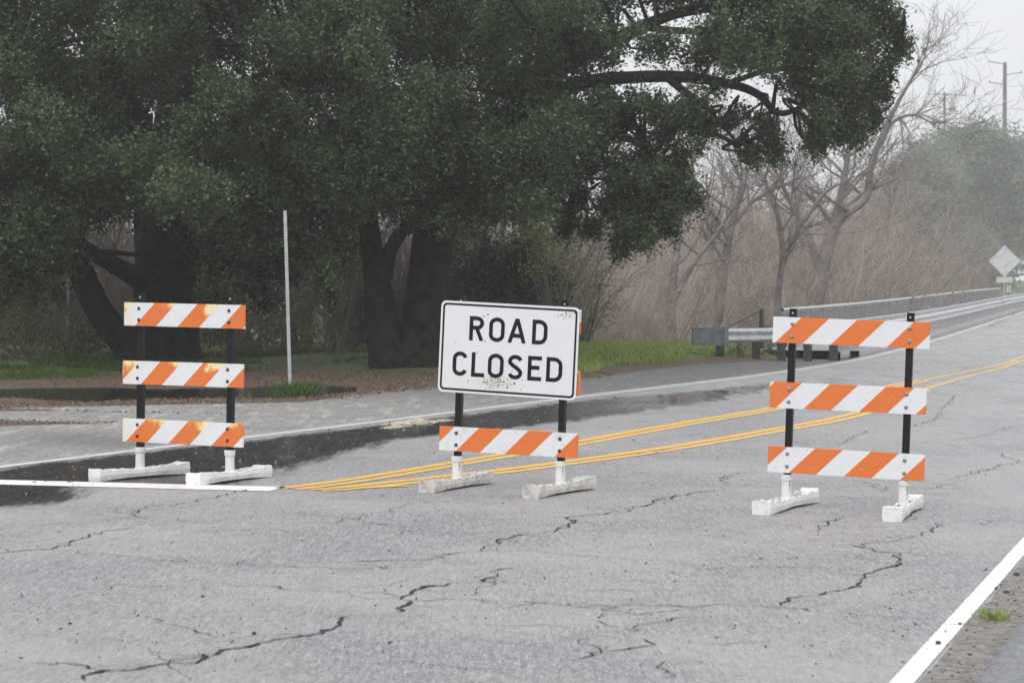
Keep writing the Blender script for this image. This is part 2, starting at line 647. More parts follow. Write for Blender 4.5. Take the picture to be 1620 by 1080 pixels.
def lathe(bm, prof, n=20, cx=0, cy=0, M=None):
    rings = []
    for r_, z_ in prof:
        rings.append([bm.verts.new((cx + r_ * math.cos(2 * math.pi * i / n), cy + r_ * math.sin(2 * math.pi * i / n), z_)) for i in range(n)])
    for a, b in zip(rings, rings[1:]):
        for i in range(n):
            bm.faces.new((a[i], a[(i + 1) % n], b[(i + 1) % n], b[i]))
    bm.faces.new(rings[0][::-1])
    bm.faces.new(rings[-1])
    vs = [v for r_ in rings for v in r_]
    if M is not None:
        bmesh.ops.transform(bm, matrix=M, verts=vs)


class Tubes:
    """collects tapering tubes through point lists into one mesh"""

    def __init__(s, sides=8):
        s.v, s.f, s.n, s.sides = [], [], 0, sides

    def add(s, pts, rad, sides=None, rough=0.0, cap=True):
        k_ = sides or s.sides
        pts = np.asarray(pts, float)
        rad = np.asarray(rad, float)
        d = np.gradient(pts, axis=0)
        d /= np.linalg.norm(d, axis=1)[:, None] + 1e-9
        ref = np.array([0.31, .95, .05]) if abs(d[0][2]) > .5 else np.array([0.05, .1, .99])
        a = np.cross(d, ref)
        a /= np.linalg.norm(a, axis=1)[:, None] + 1e-9
        b = np.cross(d, a)
        th = np.arange(k_) / k_ * 2 * math.pi
        rr = rad[:, None] * np.ones((1, k_))
        if rough:
            rr = rr * (1 + rough * rng.normal(size=rr.shape))
        V = pts[:, None, :] + rr[:, :, None] * (np.cos(th)[None, :, None] * a[:, None, :] + np.sin(th)[None, :, None] * b[:, None, :])
        m_ = len(pts)
        s.v.append(V.reshape(-1, 3))
        i = np.arange(m_ - 1)[:, None] * k_ + np.arange(k_)[None, :]
        j = np.arange(m_ - 1)[:, None] * k_ + (np.arange(k_)[None, :] + 1) % k_
        F = np.stack([i, j, j + k_, i + k_], axis=2).reshape(-1, 4) + s.n
        s.f.append(F)
        s.n += m_ * k_

    def build(s, name, m, parent=None, loc=(0, 0, 0), smooth=True):
        V = np.concatenate(s.v)
        if parent is not None:
            V = V - np.array(parent.location)
        return mesh_np(name, V, np.concatenate(s.f), m, parent, loc, smooth)


def spline(pts, n):
    """Catmull-Rom resample of points with extra columns"""
    p = np.asarray(pts, float)
    p = np.vstack([2 * p[0] - p[1], p, 2 * p[-1] - p[-2]])
    out = []
    segs = len(p) - 3
    for i in range(segs):
        t = np.linspace(0, 1, n, endpoint=(i == segs - 1))[:, None]
        a, b, c, d = p[i], p[i + 1], p[i + 2], p[i + 3]
        out.append(.5 * (2 * b + (c - a) * t + (2 * a - 5 * b + 4 * c - d) * t ** 2 + (3 * b - a - 3 * c + d) * t ** 3))
    return np.vstack(out)


def pxline(pts, n=5):
    """(px, py, depth, radius) list -> world points, radii"""
    w_ = np.array([list(P(a, b, c)) + [d] for a, b, c, d in pts])
    q = spline(w_, n)
    return q[:, :3], np.maximum(q[:, 3], .004)


def leaf_mesh(name, cen, size, m, parent=None, tint=None, aspect=.55, flat=0.0, clump_t=None):
    n = len(cen)
    a = rng.normal(size=(n, 3))
    a[:, 2] *= (1 - flat)
    a /= np.linalg.norm(a, axis=1)[:, None]
    b = rng.normal(size=(n, 3))
    b[:, 2] *= (1 - flat)
    b -= (b * a).sum(1)[:, None] * a
    b /= np.linalg.norm(b, axis=1)[:, None]
    sz = size * rng.uniform(.6, 1.3, n)[:, None]
    a *= sz
    b *= sz * aspect
    V = np.stack([cen - a, cen - b - a * .1, cen + a, cen + b - a * .1], axis=1).reshape(-1, 3)
    if parent is not None:
        V = V - np.array(parent.location)
    F = np.arange(n * 4).reshape(n, 4)
    t = rng.uniform(0, 1, n) if tint is None else tint
    return mesh_np(name, V, F, m, parent, (0, 0, 0), False, {'tint': np.repeat(t, 4)})


def lump_leaves(lumps, per_m3, spray_n=90, spray_r=.17, droop=1.25):
    """lumps: (x,y,z,rx,ry,rz,density). leaves gathered in sprays spread through each lump's volume"""
    cs, ts = [], []
    for (x, y, z, rx, ry, rz, de) in lumps:
        vol = 4.19 * rx * ry * rz
        ns = max(4, int(vol * per_m3 * de))
        q = rng.normal(size=(ns, 3))
        q /= np.linalg.norm(q, axis=1)[:, None]
        q *= (rng.uniform(.15, 1.0, ns) ** .45)[:, None]
        q *= (1 + .20 * rng.normal(size=ns))[:, None]
        c = q * np.array([rx, ry, rz]) + np.array([x, y, z])
        st = rng.uniform(0, 1, ns) ** 1.3
        lv = rng.normal(size=(ns, spray_n, 3)) * spray_r * np.array([1, 1, droop]) * rng.uniform(.6, 1.25, (ns, 1, 1))
        c2 = c[:, None, :] + lv
        off = rng.normal() * .13 + (np.clip((46 - y) * .05, -.2, .2) if y < 54 else 0)  # random per lump; front lumps also lighter, rear darker, as painted crown shade
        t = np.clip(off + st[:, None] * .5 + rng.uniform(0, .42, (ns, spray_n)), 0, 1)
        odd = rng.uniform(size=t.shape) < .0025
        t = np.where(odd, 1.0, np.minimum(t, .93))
        cs.append(c2.reshape(-1, 3))
        ts.append(t.ravel())
    return np.concatenate(cs), np.concatenate(ts)


# ------------------------------------------------------------------ ground, road, markings
def grid(us, vfun, zf, name, m, attrs_f=None, dz=0.0, kind='structure', label=None):
    us = np.asarray(us)
    vs = np.array([vfun(u) for u in us])
    n, k_ = vs.shape
    uu = np.repeat(us[:, None], k_, 1)
    x, y = xy_of(uu, vs)
    z = zf(x, y) + dz
    V = np.stack([x, y, z], 2).reshape(-1, 3)
    i = (np.arange(n - 1)[:, None] * k_ + np.arange(k_ - 1)[None]).ravel()
    F = np.stack([i, i + k_, i + k_ + 1, i + 1], 1)
    at = attrs_f(uu.ravel(), vs.ravel(), V[:, 0], V[:, 1]) if attrs_f else None
    o = mesh_np(name, V, F, m, None, (0, 0, 0), True, at)
    if kind: o['kind'] = kind
    if label: o['label'] = label
    return o


WET1 = wpoly([(-80, 752), (0, 741), (400, 697), (690, 662), (912, 633), (1090, 618), (1300, 588), (1290, 606), (1190, 628), (1040, 650), (912, 668), (760, 684), (640, 696),
              (520, 727), (432, 756), (380, 774), (145, 769), (140, 790), (60, 802), (-80, 812)])
DAMP1 = wpoly([(980, 640), (1120, 610), (1347, 573), (1468, 542), (1540, 520), (1596, 500), (1760, 500), (1900, 640), (1760, 790), (1560, 800), (1440, 690),
               (1480, 640), (1400, 622), (1300, 640)])


def road_attr(u, v, x, y):
    wv = .55 * noise2(x * .7, y * .7, 11)
    a = soft_poly(x, y, WET1, .6)
    a = a * np.interp(u, [26, 33, 39, 46], [1.0, .80, .56, .42])
    b = soft_poly(x, y, DAMP1, 1.5)
    return {'wet': a, 'damp': b}


us_road = np.concatenate([np.arange(-12, 8, .5), np.arange(8, 34, .16), np.arange(34, 60, .35), np.arange(60, 140, 1.0), np.arange(140, 330, 3)])
vr_edge = -1.34


def road_v(u):
    l_ = vl(u) - .28
    r_ = vr_edge + .2 if u < 20 else max(vl(u) + 8.5, vr_edge - .0 + (u - 20) * -.02)
    return np.linspace(l_, r_, 72)


gus = np.concatenate([np.arange(-60, 6, 4), np.arange(6, 70, .4), np.arange(70, 170, 2.5), np.arange(170, 640, 14)])
gvs = np.concatenate([np.arange(-330, -60, 12), np.arange(-60, -30, 1.0), np.arange(-30, -8.2, .28), np.arange(-8.2, 6, .8), np.arange(6, 60, 6), np.arange(60, 330, 15)])


SOAK = wpoly([(20, 692), (80, 683), (200, 690), (340, 703), (330, 709), (250, 709), (120, 706), (40, 700)])


def ground_attr(u, v, x, y):
    d = vg(u) - v
    grav = np.clip(.5 - d / 1.2, 0, 1)
    bankside = 1 / (1 + np.exp(-np.clip((u - 41) / 1.5, -30, 30)))
    gr = bankside * np.clip((d - .45) / 1.1, 0, 1) * .95 + (1 - bankside) * np.clip((d - 7.5) / 5.5, 0, .40)
    gr = np.where(u > 150, .9, gr)
    soak = np.maximum(np.interp(u, [29, 35], [0, 1]), soft_poly(x, y, SOAK, .5))
    return {'gravel': grav, 'grass': gr, 'soak': soak}


def zg_under(x, y):
    """terrain drops 12 cm beneath the road sheet"""
    u, v = uv_of(x, y)
    z = z_ground(x, y)
    under = (v > vl(u) + .3) & (v < vr_edge - .4)
    return z - np.where(under, .12, 0)


grid(gus, lambda u: gvs, zg_under, "ground", GROUND, ground_attr)
road = grid(us_road, road_v, z_road, "road", ASPH, road_attr, dz=.012)
ROADZ = .012


def ribbon(pts, width, name, m, dz, parent=None, jitter=0.0, step=.12, taper=False, widths=None):
    """flat strip along world xy points"""
    p = np.array([q[:2] for q in pts], float)
    seg = np.hypot(*np.diff(p, axis=0).T)
    cum = np.concatenate([[0], np.cumsum(seg)])
    n = max(2, int(cum[-1] / step))
    t = np.linspace(0, cum[-1], n)
    x, y = np.interp(t, cum, p[:, 0]), np.interp(t, cum, p[:, 1])
    dx, dy = np.gradient(x), np.gradient(y)
    l_ = np.hypot(dx, dy) + 1e-9
    nx, ny = -dy / l_, dx / l_
    wd = np.full(n, width / 2) if widths is None else np.interp(t / cum[-1], np.linspace(0, 1, len(widths)), widths) / 2
    wl = wd * (1 + jitter * rng.normal(size=n))
    wr = wd * (1 + jitter * rng.normal(size=n))
    ax, ay = x + nx * wl, y + ny * wl
    bx_, by = x - nx * wr, y - ny * wr
    V = np.concatenate([np.stack([ax, ay, z_road(ax, ay) + dz], 1), np.stack([bx_, by, z_road(bx_, by) + dz], 1)])
    i = np.arange(n - 1)
    F = np.stack([i, i + n, i + n + 1, i + 1], 1)
    if name is None:
        return V, F
    return mesh_np(name, V, F, m, parent)


MZ = ROADZ + .004
# left edge line follows the edge curve
ul = np.arange(-6, 300, 1.0)
ribbon([xy_of(u, vl(u)) for u in ul], .13, "edge_line", WHITE_THIN, MZ, road, .03)
ribbon([xy_of(u, -1.475) for u in np.arange(-5, 20, .5)], .105, "edge_line", WHITE_PAINT, MZ, road, .025, .04)
ribbon(wpoly([(-150, 761), (-40, 764), (0, 765), (440, 776)]), .42, "stop_line", WHITE_PAINT, MZ, road, .01)


def smooth_poly(pxs):
    w_ = spline(np.array(wpoly(pxs)), 8)
    return w_


def double_line(pxs, gap=.165, w_=.132):
    p = smooth_poly(pxs)
    d = np.gradient(p, axis=0)
    l_ = np.hypot(d[:, 0], d[:, 1])[:, None]
    nrm = np.stack([-d[:, 1], d[:, 0]], 1) / l_
    for sgn in (-1, 1):
        ribbon(p + nrm * sgn * gap / 2, w_, "yellow_line", YELLOW_PAINT, MZ, road, .05)
    ribbon(p, .02, "tar_line", TAR, MZ + .002, road, .1)


UP = [(455, 775.5), (560, 762), (735, 733), (912, 703), (1060, 676), (1230, 647), (1350, 624), (1462, 603)]
LO = [(500, 778), (560, 773.5), (785, 748.5), (912, 732), (1060, 711), (1210, 685), (1358, 656), (1462, 617)]
double_line(UP)
double_line(LO)
pu, pl = np.array(U(1462, 603)[:2]), np.array(U(1462, 617)[:2])
for p0, pts in ((pu, [(1462, 603), (1530, 589), (1588, 577), (1625, 563), (1700, 540)]), (pl, [(1462, 617), (1530, 597), (1588, 582), (1625, 568.5), (1700, 546)])):
    ribbon(smooth_poly(pts), .10, "yellow_line", YELLOW_PAINT, MZ + .001, road, .05)
ribbon(wpoly([(520, 779), (600, 773), (645, 771)]), .09, "yellow_line", YELLOW_PAINT, MZ + .002, road, .1)

CR = [
    (2.2, [(0, 880), (35, 874), (75, 872), (110, 863), (145, 848), (175, 842), (215, 837)]),
    (1.0, [(75, 873), (150, 880), (270, 890), (400, 897), (530, 903), (610, 905)]),
    (3.0, [(135, 1082), (165, 1065), (235, 1059), (315, 1050), (320, 1039), (370, 1030), (450, 1014), (510, 1006), (525, 1000), (540, 985), (552, 978)]),
    (1.8, [(45, 1052), (165, 1062)]), (1.0, [(230, 978), (270, 992), (310, 1004), (360, 1012)]),
    (2.0, [(560, 890), (680, 888), (710, 880), (760, 872), (775, 866), (790, 856), (815, 850), (875, 845), (900, 835), (912, 829), (895, 822), (935, 817), (970, 813), (996, 812), (1000, 806), (1030, 800), (1042, 793), (1100, 782), (1155, 775)]),
    (1.3, [(1140, 768), (1145, 757), (1160, 752), (1200, 747)]),
    (3.4, [(628, 972), (640, 962), (652, 955), (635, 948), (650, 940), (690, 930), (750, 924), (788, 915), (775, 908), (812, 900)]),
    (.9, [(350, 927), (430, 932), (530, 940), (610, 942), (635, 947)]),
    (1.5, [(650, 952), (740, 952), (810, 956), (940, 960), (1080, 963), (1180, 962), (1240, 965), (1310, 974)]),
    (.8, [(1310, 974), (1400, 980), (1480, 983)]),
    (2.2, [(1235, 963), (1245, 950), (1300, 944), (1340, 935), (1360, 920), (1395, 903), (1420, 897), (1425, 888), (1410, 882), (1425, 880), (1380, 872), (1345, 866)]),
    (1.4, [(1345, 866), (1400, 860), (1460, 850), (1475, 840), (1492, 829)]),
    (1.5, [(995, 1005), (1000, 997), (1040, 988), (1090, 980)]), (2.0, [(905, 1049), (940, 1040), (1000, 1030), (1038, 1024), (1015, 1014)]),
    (1.2, [(1040, 1050), (1057, 1065), (1048, 1078)]), (.8, [(850, 877), (940, 883), (1000, 889), (1100, 893)]),
    (1.6, [(1290, 843), (1310, 830), (1337, 821)]), (1.5, [(1440, 820), (1448, 812), (1462, 805)]),
    (1.4, [(1324, 707), (1350, 693), (1379, 683)]), (1.2, [(1437, 677), (1480, 665), (1495, 645), (1511, 626)]),
    (1.4, [(1545, 749), (1612, 732), (1580, 719)]), (1.2, [(1500, 762), (1530, 752), (1560, 746), (1592, 743)]),
    (1.6, [(205, 820), (218, 812), (215, 808), (300, 797), (360, 785), (390, 777)]),
    (.8, [(60, 833), (140, 830), (180, 823), (240, 825), (300, 829), (395, 831), (530, 831), (620, 833), (725, 848)]),
    (.9, [(530, 830), (570, 820), (640, 803), (690, 795)]), (.8, [(300, 845), (420, 840), (520, 850)]),
    (.8, [(1180, 795), (1290, 788), (1400, 790), (1500, 783)]), (1.0, [(1436, 700), (1500, 704), (1520, 712)]),
    (.8, [(1100, 905), (1190, 898), (1260, 902)]), (.7, [(560, 1052), (700, 1056), (790, 1062)]), (.8, [(1100, 1020), (1150, 1024), (1220, 1018)]),
    (1.0, [(1560, 830), (1590, 826), (1618, 829)]), (.9, [(1470, 777), (1490, 770), (1520, 766)]), (1.0, [(1500, 700), (1560, 690), (1600, 676), (1630, 672)]),
    (.9, [(1330, 760), (1370, 765), (1400, 780), (1440, 782)]), (.9, [(1250, 700), (1290, 712), (1320, 708)])]
for _ in range(34):
    a_, b_ = rng.uniform(500, 1560), rng.uniform(690, 1000)
    dx_ = rng.choice([-1, 1]) * rng.uniform(14, 40) * (b_ - 458) / 350
    pts = [(a_, b_)]
    dy_ = rng.normal() * 2.5
    for _ in range(rng.integers(2, 5)):
        pts.append((pts[-1][0] + dx_ * rng.uniform(.6, 1.3), pts[-1][1] + dy_ + rng.normal() * 3))
    CR.append((rng.uniform(.7, 1.1), pts))
allV, allF, nV = [], [], 0
for wd, pts in CR:
    wp = np.array(wpoly(pts))
    # subdivide with a jagged walk
    q = [wp[0]]
    for a, b in zip(wp, wp[1:]):
        ln = np.hypot(*(b - a))
        k_ = max(2, int(ln / .07))
        for i in range(1, k_ + 1):
            t = i / k_
            q.append(a + (b - a) * t + (rng.normal(size=2) * .03 if i < k_ else 0))
    q = np.array(q)
    ws = np.clip(.0056 * wd * (1 + .45 * rng.normal(size=len(q))), .0048, .06)
    ws[0] = ws[-1] = .002
    todo = [(q, ws)]
    for i in range(int(len(q) * .07 * wd)):
        a = q[rng.integers(1, len(q) - 1)]
        br = [a]
        dr = rng.normal(size=2) * np.array([1, .8])
        dr /= np.linalg.norm(dr)
        for _ in range(rng.integers(4, 14)):
            dr = dr + rng.normal(size=2) * .45
            dr /= np.linalg.norm(dr)
            br.append(br[-1] + dr * .06)
        todo.append((np.array(br), np.linspace(.007, .002, len(br))))
    for qq, w_s in todo:
        V, F = ribbon(qq, .02, None, None, ROADZ + .006, widths=w_s, jitter=.35, step=.03)
        allV.append(V)
        allF.append(F + nV)
        nV += len(V)
mesh_np("crack", np.concatenate(allV), np.concatenate(allF), CRACK, road)['kind'] = 'stuff'

# asphalt berm / gutter at the right edge
prof = [(-1.17, -.01), (-1.12, .045), (-1.02, .075), (-.93, .07), (-.915, .052), (-.90, .07), (-.70, .085), (-.45, .05), (-.2, .0), (.3, -.03)]
ub = np.arange(-8, 24, .12)
pv = np.array([p[0] for p in prof])
pz = np.array([p[1] for p in prof])
uu = np.repeat(ub[:, None], len(prof), 1)
vv = np.repeat(pv[None], len(ub), 0) + .008 * rng.normal(size=(len(ub), len(prof)))
bxx, byy = xy_of(uu, vv)
bz = z_road(bxx, byy) * 0 + -.117 + pz[None] + .004 * rng.normal(size=bxx.shape)
n, k_ = bxx.shape
ii = (np.arange(n - 1)[:, None] * k_ + np.arange(k_ - 1)[None]).ravel()
o = mesh_np("kerb", np.stack([bxx, byy, bz + ROADZ], 2).reshape(-1, 3), np.stack([ii, ii + k_, ii + k_ + 1, ii + 1], 1), BERM, None, (0, 0, 0), True)
o['kind'] = 'structure'
# dirt strip between line and berm
DIRT = noisy("gutter_dirt", (.11, .10, .092), (.27, .25, .23), 16, .9, coord='pos', bump=.6, bd=.015, detail=8)
o = grid(np.arange(-6, 24, .15), lambda u: np.linspace(-1.40 + .008 * math.sin(u * 3.1) + .006 * math.sin(u * 11), -1.13, 6), z_road, "gutter_dirt", DIRT, None, ROADZ + .006)

# ------------------------------------------------------------------ barricades
BOARD_L, BOARD_H = 1.22, .203


def make_foot(name, parent, x, ang, L_=1.05, filled=False, z=0.0, seed=0, label=None):
    r = np.random.default_rng(seed)
    bm = bmesh.new()
    ns = 27
    ph = r.uniform(0, 6)
    rings = []
    for i in range(ns):
        t = -1 + 2 * i / (ns - 1)
        y = t * L_ / 2
        w_ = .054 + .019 * abs(t) ** 1.6
        if i in (0, ns - 1): w_ *= .96
        top = .084 + .022 * t * t + .004 * r.normal()
        if not filled: top += .004 * math.sin(t * 22 + ph)
        bot = .016 * (1 - t * t)
        xo = .006 * math.sin(t * 9 + ph)
        cx = .004 * math.sin(t * 5 + ph)
        fl = top - .012 if filled else .055
        prof_ = [(-w_ - xo * .4, bot), (-w_ - .006, (top + bot) / 2), (-w_, top), (-w_ + .014, top + .002), (-w_ + .018, fl),
                 (w_ - .018, fl), (w_ - .014, top + .002 + .003 * r.normal()), (w_, top), (w_ + .006, (top + bot) / 2), (w_ + xo * .4, bot)]
        if i in (0, 1, ns - 2, ns - 1):
            prof_[4] = (prof_[4][0], top)
            prof_[5] = (prof_[5][0], top)
        rings.append([bm.verts.new((a + cx, y, b)) for a, b in prof_])
    m_ = len(rings[0])
    for a, b in zip(rings, rings[1:]):
        for j in range(m_):
            bm.faces.new((a[j], a[(j + 1) % m_], b[(j + 1) % m_], b[j]))
    for rg in (rings[0], rings[-1]):
        bm.faces.new(rg)
    o = mesh_bm(name, bm, FOOTC if filled else FOOTW, parent, (x, 0, z), (0, 0, ang), bevel=0, smooth=False)
    if label: o['label'] = label
    if not filled:
        b2 = bmesh.new()
        vs = []
        for i in range(13):
            t = -1 + 2 * i / 12
            t *= .88
            y = t * L_ / 2
            w_ = .054 + .019 * abs(t) ** 1.6 - .02
            vs.append([b2.verts.new((s_ * w_, y, .060 + .012 * r.normal() * 0.5)) for s_ in (-1, -.3, .4, 1)])
        for a, b in zip(vs, vs[1:]):
            for j in range(3):
                b2.faces.new((a[j], a[j + 1], b[j + 1], b[j]))
        mesh_bm("ballast", b2, BALLAST, o, (0, 0, .0))
    return o


def sleeve(parent, x, z):
    bm = bmesh.new()
    lathe(bm, [(.046, .045), (.046, .085), (.041, .09), (.039, .19), (.040, .215), (.047, .225), (.048, .262), (.045, .268), (.034, .268)], 24)
    return mesh_bm("sleeve", bm, PVC, parent, (x, 0, z), smooth=False, bevel=0)


def glyph(letter):
    """strokes (polylines) in a 1-high box; width given; pen centre lines"""
    def arc(cx, cy, rx, ry, a0, a1, n=18):
        return [(cx + rx * math.cos(R(a0 + (a1 - a0) * i / n)), cy + ry * math.sin(R(a0 + (a1 - a0) * i / n))) for i in range(n + 1)]
    h, t = 1.0, .082
    if letter == 'O':
        w_ = .66
        return w_, [arc(w_ / 2, 1 - .30, w_ / 2 - t, .30 - t, 0, 180) + arc(w_ / 2, .30, w_ / 2 - t, .30 - t, 180, 360) + [(w_ - t, .7), (w_ - t - .0005, .72)]]
    if letter == 'R':
        w_ = .62
        return w_, [[(t, 0), (t, 1)], [(t, 1 - t)] + arc(w_ - .30, .725, .30 - t, .275 - t, 90, -90) + [(t, .45 + t)], [(w_ - .31, .53), (w_ - t * 1.0, 0)]]
    if letter == 'A':
        w_ = .74
        return w_, [[(t, 0), (w_ / 2, 1 - .0)], [(w_ - t, 0), (w_ / 2, 1 - .0)], [(.2, .30), (w_ - .2, .30)]]
    if letter == 'D':
        w_ = .64
        return w_, [[(t, 0), (t, 1)], [(t, 1 - t)] + arc(w_ - .34, .66, .34 - t, .34 - t, 90, 0) + arc(w_ - .34, .34, .34 - t, .34 - t, 0, -90) + [(t, t)]]
    if letter == 'C':
        w_ = .64
        return w_, [arc(w_ / 2, .70, w_ / 2 - t, .30 - t, 15, 180) + arc(w_ / 2, .30, w_ / 2 - t, .30 - t, 180, 345)]
    if letter == 'L':
        w_ = .56
        return w_, [[(t, 0), (t, 1)], [(t, t), (w_, t)]]
    if letter == 'S':
        w_ = .62
        return w_, [arc(w_ / 2, .73, w_ / 2 - t, .27 - t, 15, 200, 16) + [(w_ * .36, .56), (w_ * .64, .45)] + arc(w_ / 2, .27, w_ / 2 - t, .27 - t, 20, -165, 16)]
    if letter == 'E':
        w_ = .58
        return w_, [[(t, 0), (t, 1)], [(t, t), (w_, t)], [(t, 1 - t), (w_, 1 - t)], [(t, .53), (w_ * .85, .53)]]


def stroke(bm, pts, half, y, x0, z0, sx_, sz_, zc0=None):
    """ribbon with mitred joins in the XZ plane, two faces thick"""
    p = [Vector((x0 + a * sx_, z0 + b * sz_)) for a, b in pts]
    L_, Rr = [], []
    for i, q in enumerate(p):
        d1 = (q - p[i - 1]).normalized() if i else None
        d2 = (p[i + 1] - q).normalized() if i < len(p) - 1 else None
        d = ((d1 or d2) + (d2 or d1)).normalized()
        nrm = Vector((-d.y, d.x))
        c = max(.5, nrm.dot(Vector((-(d1 or d2).y, (d1 or d2).x))))
        L_.append(q + nrm * half / c)
        Rr.append(q - nrm * half / c)
    va = [bm.verts.new((v.x, y, v.y)) for v in L_]
    vb = [bm.verts.new((v.x, y, v.y)) for v in Rr]
    for i in range(len(p) - 1):
        bm.faces.new((va[i], va[i + 1], vb[i + 1], vb[i]))


def rrect(w_, h_, r_, n=8):
    out = []
    for cx, cz, a in ((w_ / 2 - r_, h_ / 2 - r_, 0), (-w_ / 2 + r_, h_ / 2 - r_, 90), (-w_ / 2 + r_, -h_ / 2 + r_, 180), (w_ / 2 - r_, -h_ / 2 + r_, 270)):
        for i in range(n + 1):
            t = R(a + 90 * i / n)
            out.append((cx + r_ * math.cos(t), cz + r_ * math.sin(t)))
    return out


def barricade(label, px, py, yaw, tilt, zs, offs, fade, feet, filled, post_top, seed, bolt_mat, sign=False, scale=1.0, stilt=0):
    x, y, z = U(px, py)
    root = empty("barricade", (x, y, z + ROADZ), -R(yaw))
    tag(root, label, "barricade", "striped barricades across the road")
    root.scale = (scale,) * 3
    T = R(tilt)
    fl_ = 1.17 if seed == 37 else 1.05
    for i, xs in enumerate((-.4575, .4575)):
        wx, wy = xs * math.cos(R(yaw)), -xs * math.sin(R(yaw))
        fz = (float(z_road(x + wx, y + wy)) - z)
        make_foot("foot", root, xs, -R(feet[i] - yaw), L_=fl_, filled=filled, z=fz, seed=seed + i)
        sleeve(root, xs, fz)
        bm = bmesh.new()
        t_ = .0265
        bx(bm, -t_, t_, -t_, t_, .12, post_top)
        o = mesh_bm("post", bm, BLACK_STEEL, root, (xs, 0, 0), (0, T, 0), bevel=.004)
        # rotate about base centre of the whole frame
        o.location = (xs * math.cos(T), 0, -xs * math.sin(T))
        bm = bmesh.new()
        for zz in (post_top - .035,):
            lathe(bm, [(.008, 0), (.008, .002)], 10, M=Matrix.Translation((0, -t_ - .001, zz)) @ Matrix.Rotation(math.pi / 2, 4, 'X'))
        mesh_bm("hole", bm, GALV, o)
    for i, (zc, off) in enumerate(zip(zs, offs)):
        bm = bmesh.new()
        bx(bm, -BOARD_L / 2, BOARD_L / 2, -.011, .011, -BOARD_H / 2, BOARD_H / 2)
        m = stripe_mat("striped_sheeting_%d_%d" % (seed, i), off, fade, dirt=.5 if filled else .15)
        dxx = [.004, -.004, .0][i] * (1 if seed % 2 else -1)
        o = mesh_bm("board", bm, m, root, (dxx + zc * math.sin(T), -.0265 - .0125, zc * math.cos(T)), (0, T + [.002, -.003, .001][i], 0), bevel=.002)
        for xs in (-.4575, .4575):
            for zz in (-.05, .05):
                bm = bmesh.new()
                lathe(bm, [(.0155, 0), (.0155, .002), (.0115, .004), (.0105, .009), (.005, .011)], 12,
                      M=Matrix.Translation((xs, -.0125, zz)) @ Matrix.Rotation(math.pi / 2, 4, 'X'))
                mesh_bm("bolt", bm, bolt_mat, o)
    if sign:
        SW, SH = 1.22, .762
        Ts = R(stilt)
        so_ = empty("road_closed_sign", (-.012 + 1.165 * math.sin(T), -.068, 1.172))
        so_.rotation_euler = (0, Ts, 0)
        # the plate is bolted to the barricade's boards, so it is a part of it
        so_.parent = root
        bm = bmesh.new()
        pts = rrect(SW, SH, .045)
        f = [bm.verts.new((a, 0, b)) for a, b in pts]
        g = [bm.verts.new((a, .003, b)) for a, b in pts]
        bm.faces.new(f)
        bm.faces.new(g[::-1])
        for i in range(len(pts)):
            bm.faces.new((f[i], f[(i + 1) % len(pts)], g[(i + 1) % len(pts)], g[i]))
        pl_ = mesh_bm("sign_panel", bm, SIGNW, root, tuple(so_.location), (0, Ts, 0))
        bpy.data.objects.remove(so_)
        pl_['label'] = "white ROAD CLOSED panel spotted with dirt"
        # border band
        bm = bmesh.new()
        a_ = rrect(SW - .036, SH - .036, .034)
        b_ = rrect(SW - .070, SH - .070, .022)
        va = [bm.verts.new((p_[0], -.0012, p_[1])) for p_ in a_]
        vb = [bm.verts.new((p_[0], -.0012, p_[1])) for p_ in b_]
        for i in range(len(a_)):
            j = (i + 1) % len(a_)
            bm.faces.new((va[i], va[j], vb[j], vb[i]))
        mesh_bm("border", bm, INK, pl_)
        H = .203
        rows = [("ROAD", [.26, .435, .600, .815], [.39, .575, .765, .95], .118), ("CLOSED", [.124, .292, .438, .615, .79, .951], [.257, .41, .58, .746, .912, 1.095], .418)]
        kq = SW / 1.22
        for word, xl, xr, ztop in rows:
            bm = bmesh.new()
            for kk, (ch, a, b) in enumerate(zip(word, xl, xr)):
                gw, st = glyph(ch)
                sx_ = (b - a) / gw
                for si, pts_ in enumerate(st):
                    stroke(bm, pts_, .0165, -.0014 - .0003 * si - .00001 * kk, -SW / 2 + a + .0, SH / 2 - ztop - H, sx_, H)
            # cut the letters clean at cap height and baseline
            for zc_, nn in ((SH / 2 - ztop, 1), (SH / 2 - ztop - H, -1)):
                gm = bm.verts[:] + bm.edges[:] + bm.faces[:]
                bmesh.ops.bisect_plane(bm, geom=gm, plane_co=(0, 0, zc_), plane_no=(0, 0, nn), clear_outer=True)
            lt = mesh_bm("lettering", bm, INK, pl_)
        # shallow mud clods
        bm = bmesh.new()
        for (a, b, r_) in ((.30, .098, .006), (.265, .115, .005), (.285, .32, .005), (.345, .30, .004), (.56, .655, .008), (.50, .69, .007), (.42, .675, .006), (.30, .66, .006), (.35, .70, .005),
                           (.62, .70, .004), (.15, .66, .005), (.535, .55, .004), (.22, .42, .004), (.72, .24, .003), (.63, .62, .004), (.98, .05, .004), (1.02, .07, .004), (1.06, .045, .005)):
            lathe(bm, [(r_, 0), (r_ * .8, .001), (r_ * .3, .002)], 7, M=Matrix.Translation((-SW / 2 + a + .12, -.0022, SH / 2 - b)) @ Matrix.Rotation(math.pi / 2, 4, 'X') @ Matrix.Scale(1.3, 4, (1, 0, 0)))
        MUD = MATS.get('mud') or noisy('mud', (.05, .04, .025), (.14, .11, .07), 30)
        mm = mesh_bm("mud_spatter", bm, MUD, pl_)
        mm["kind"] = "stuff"
    return root


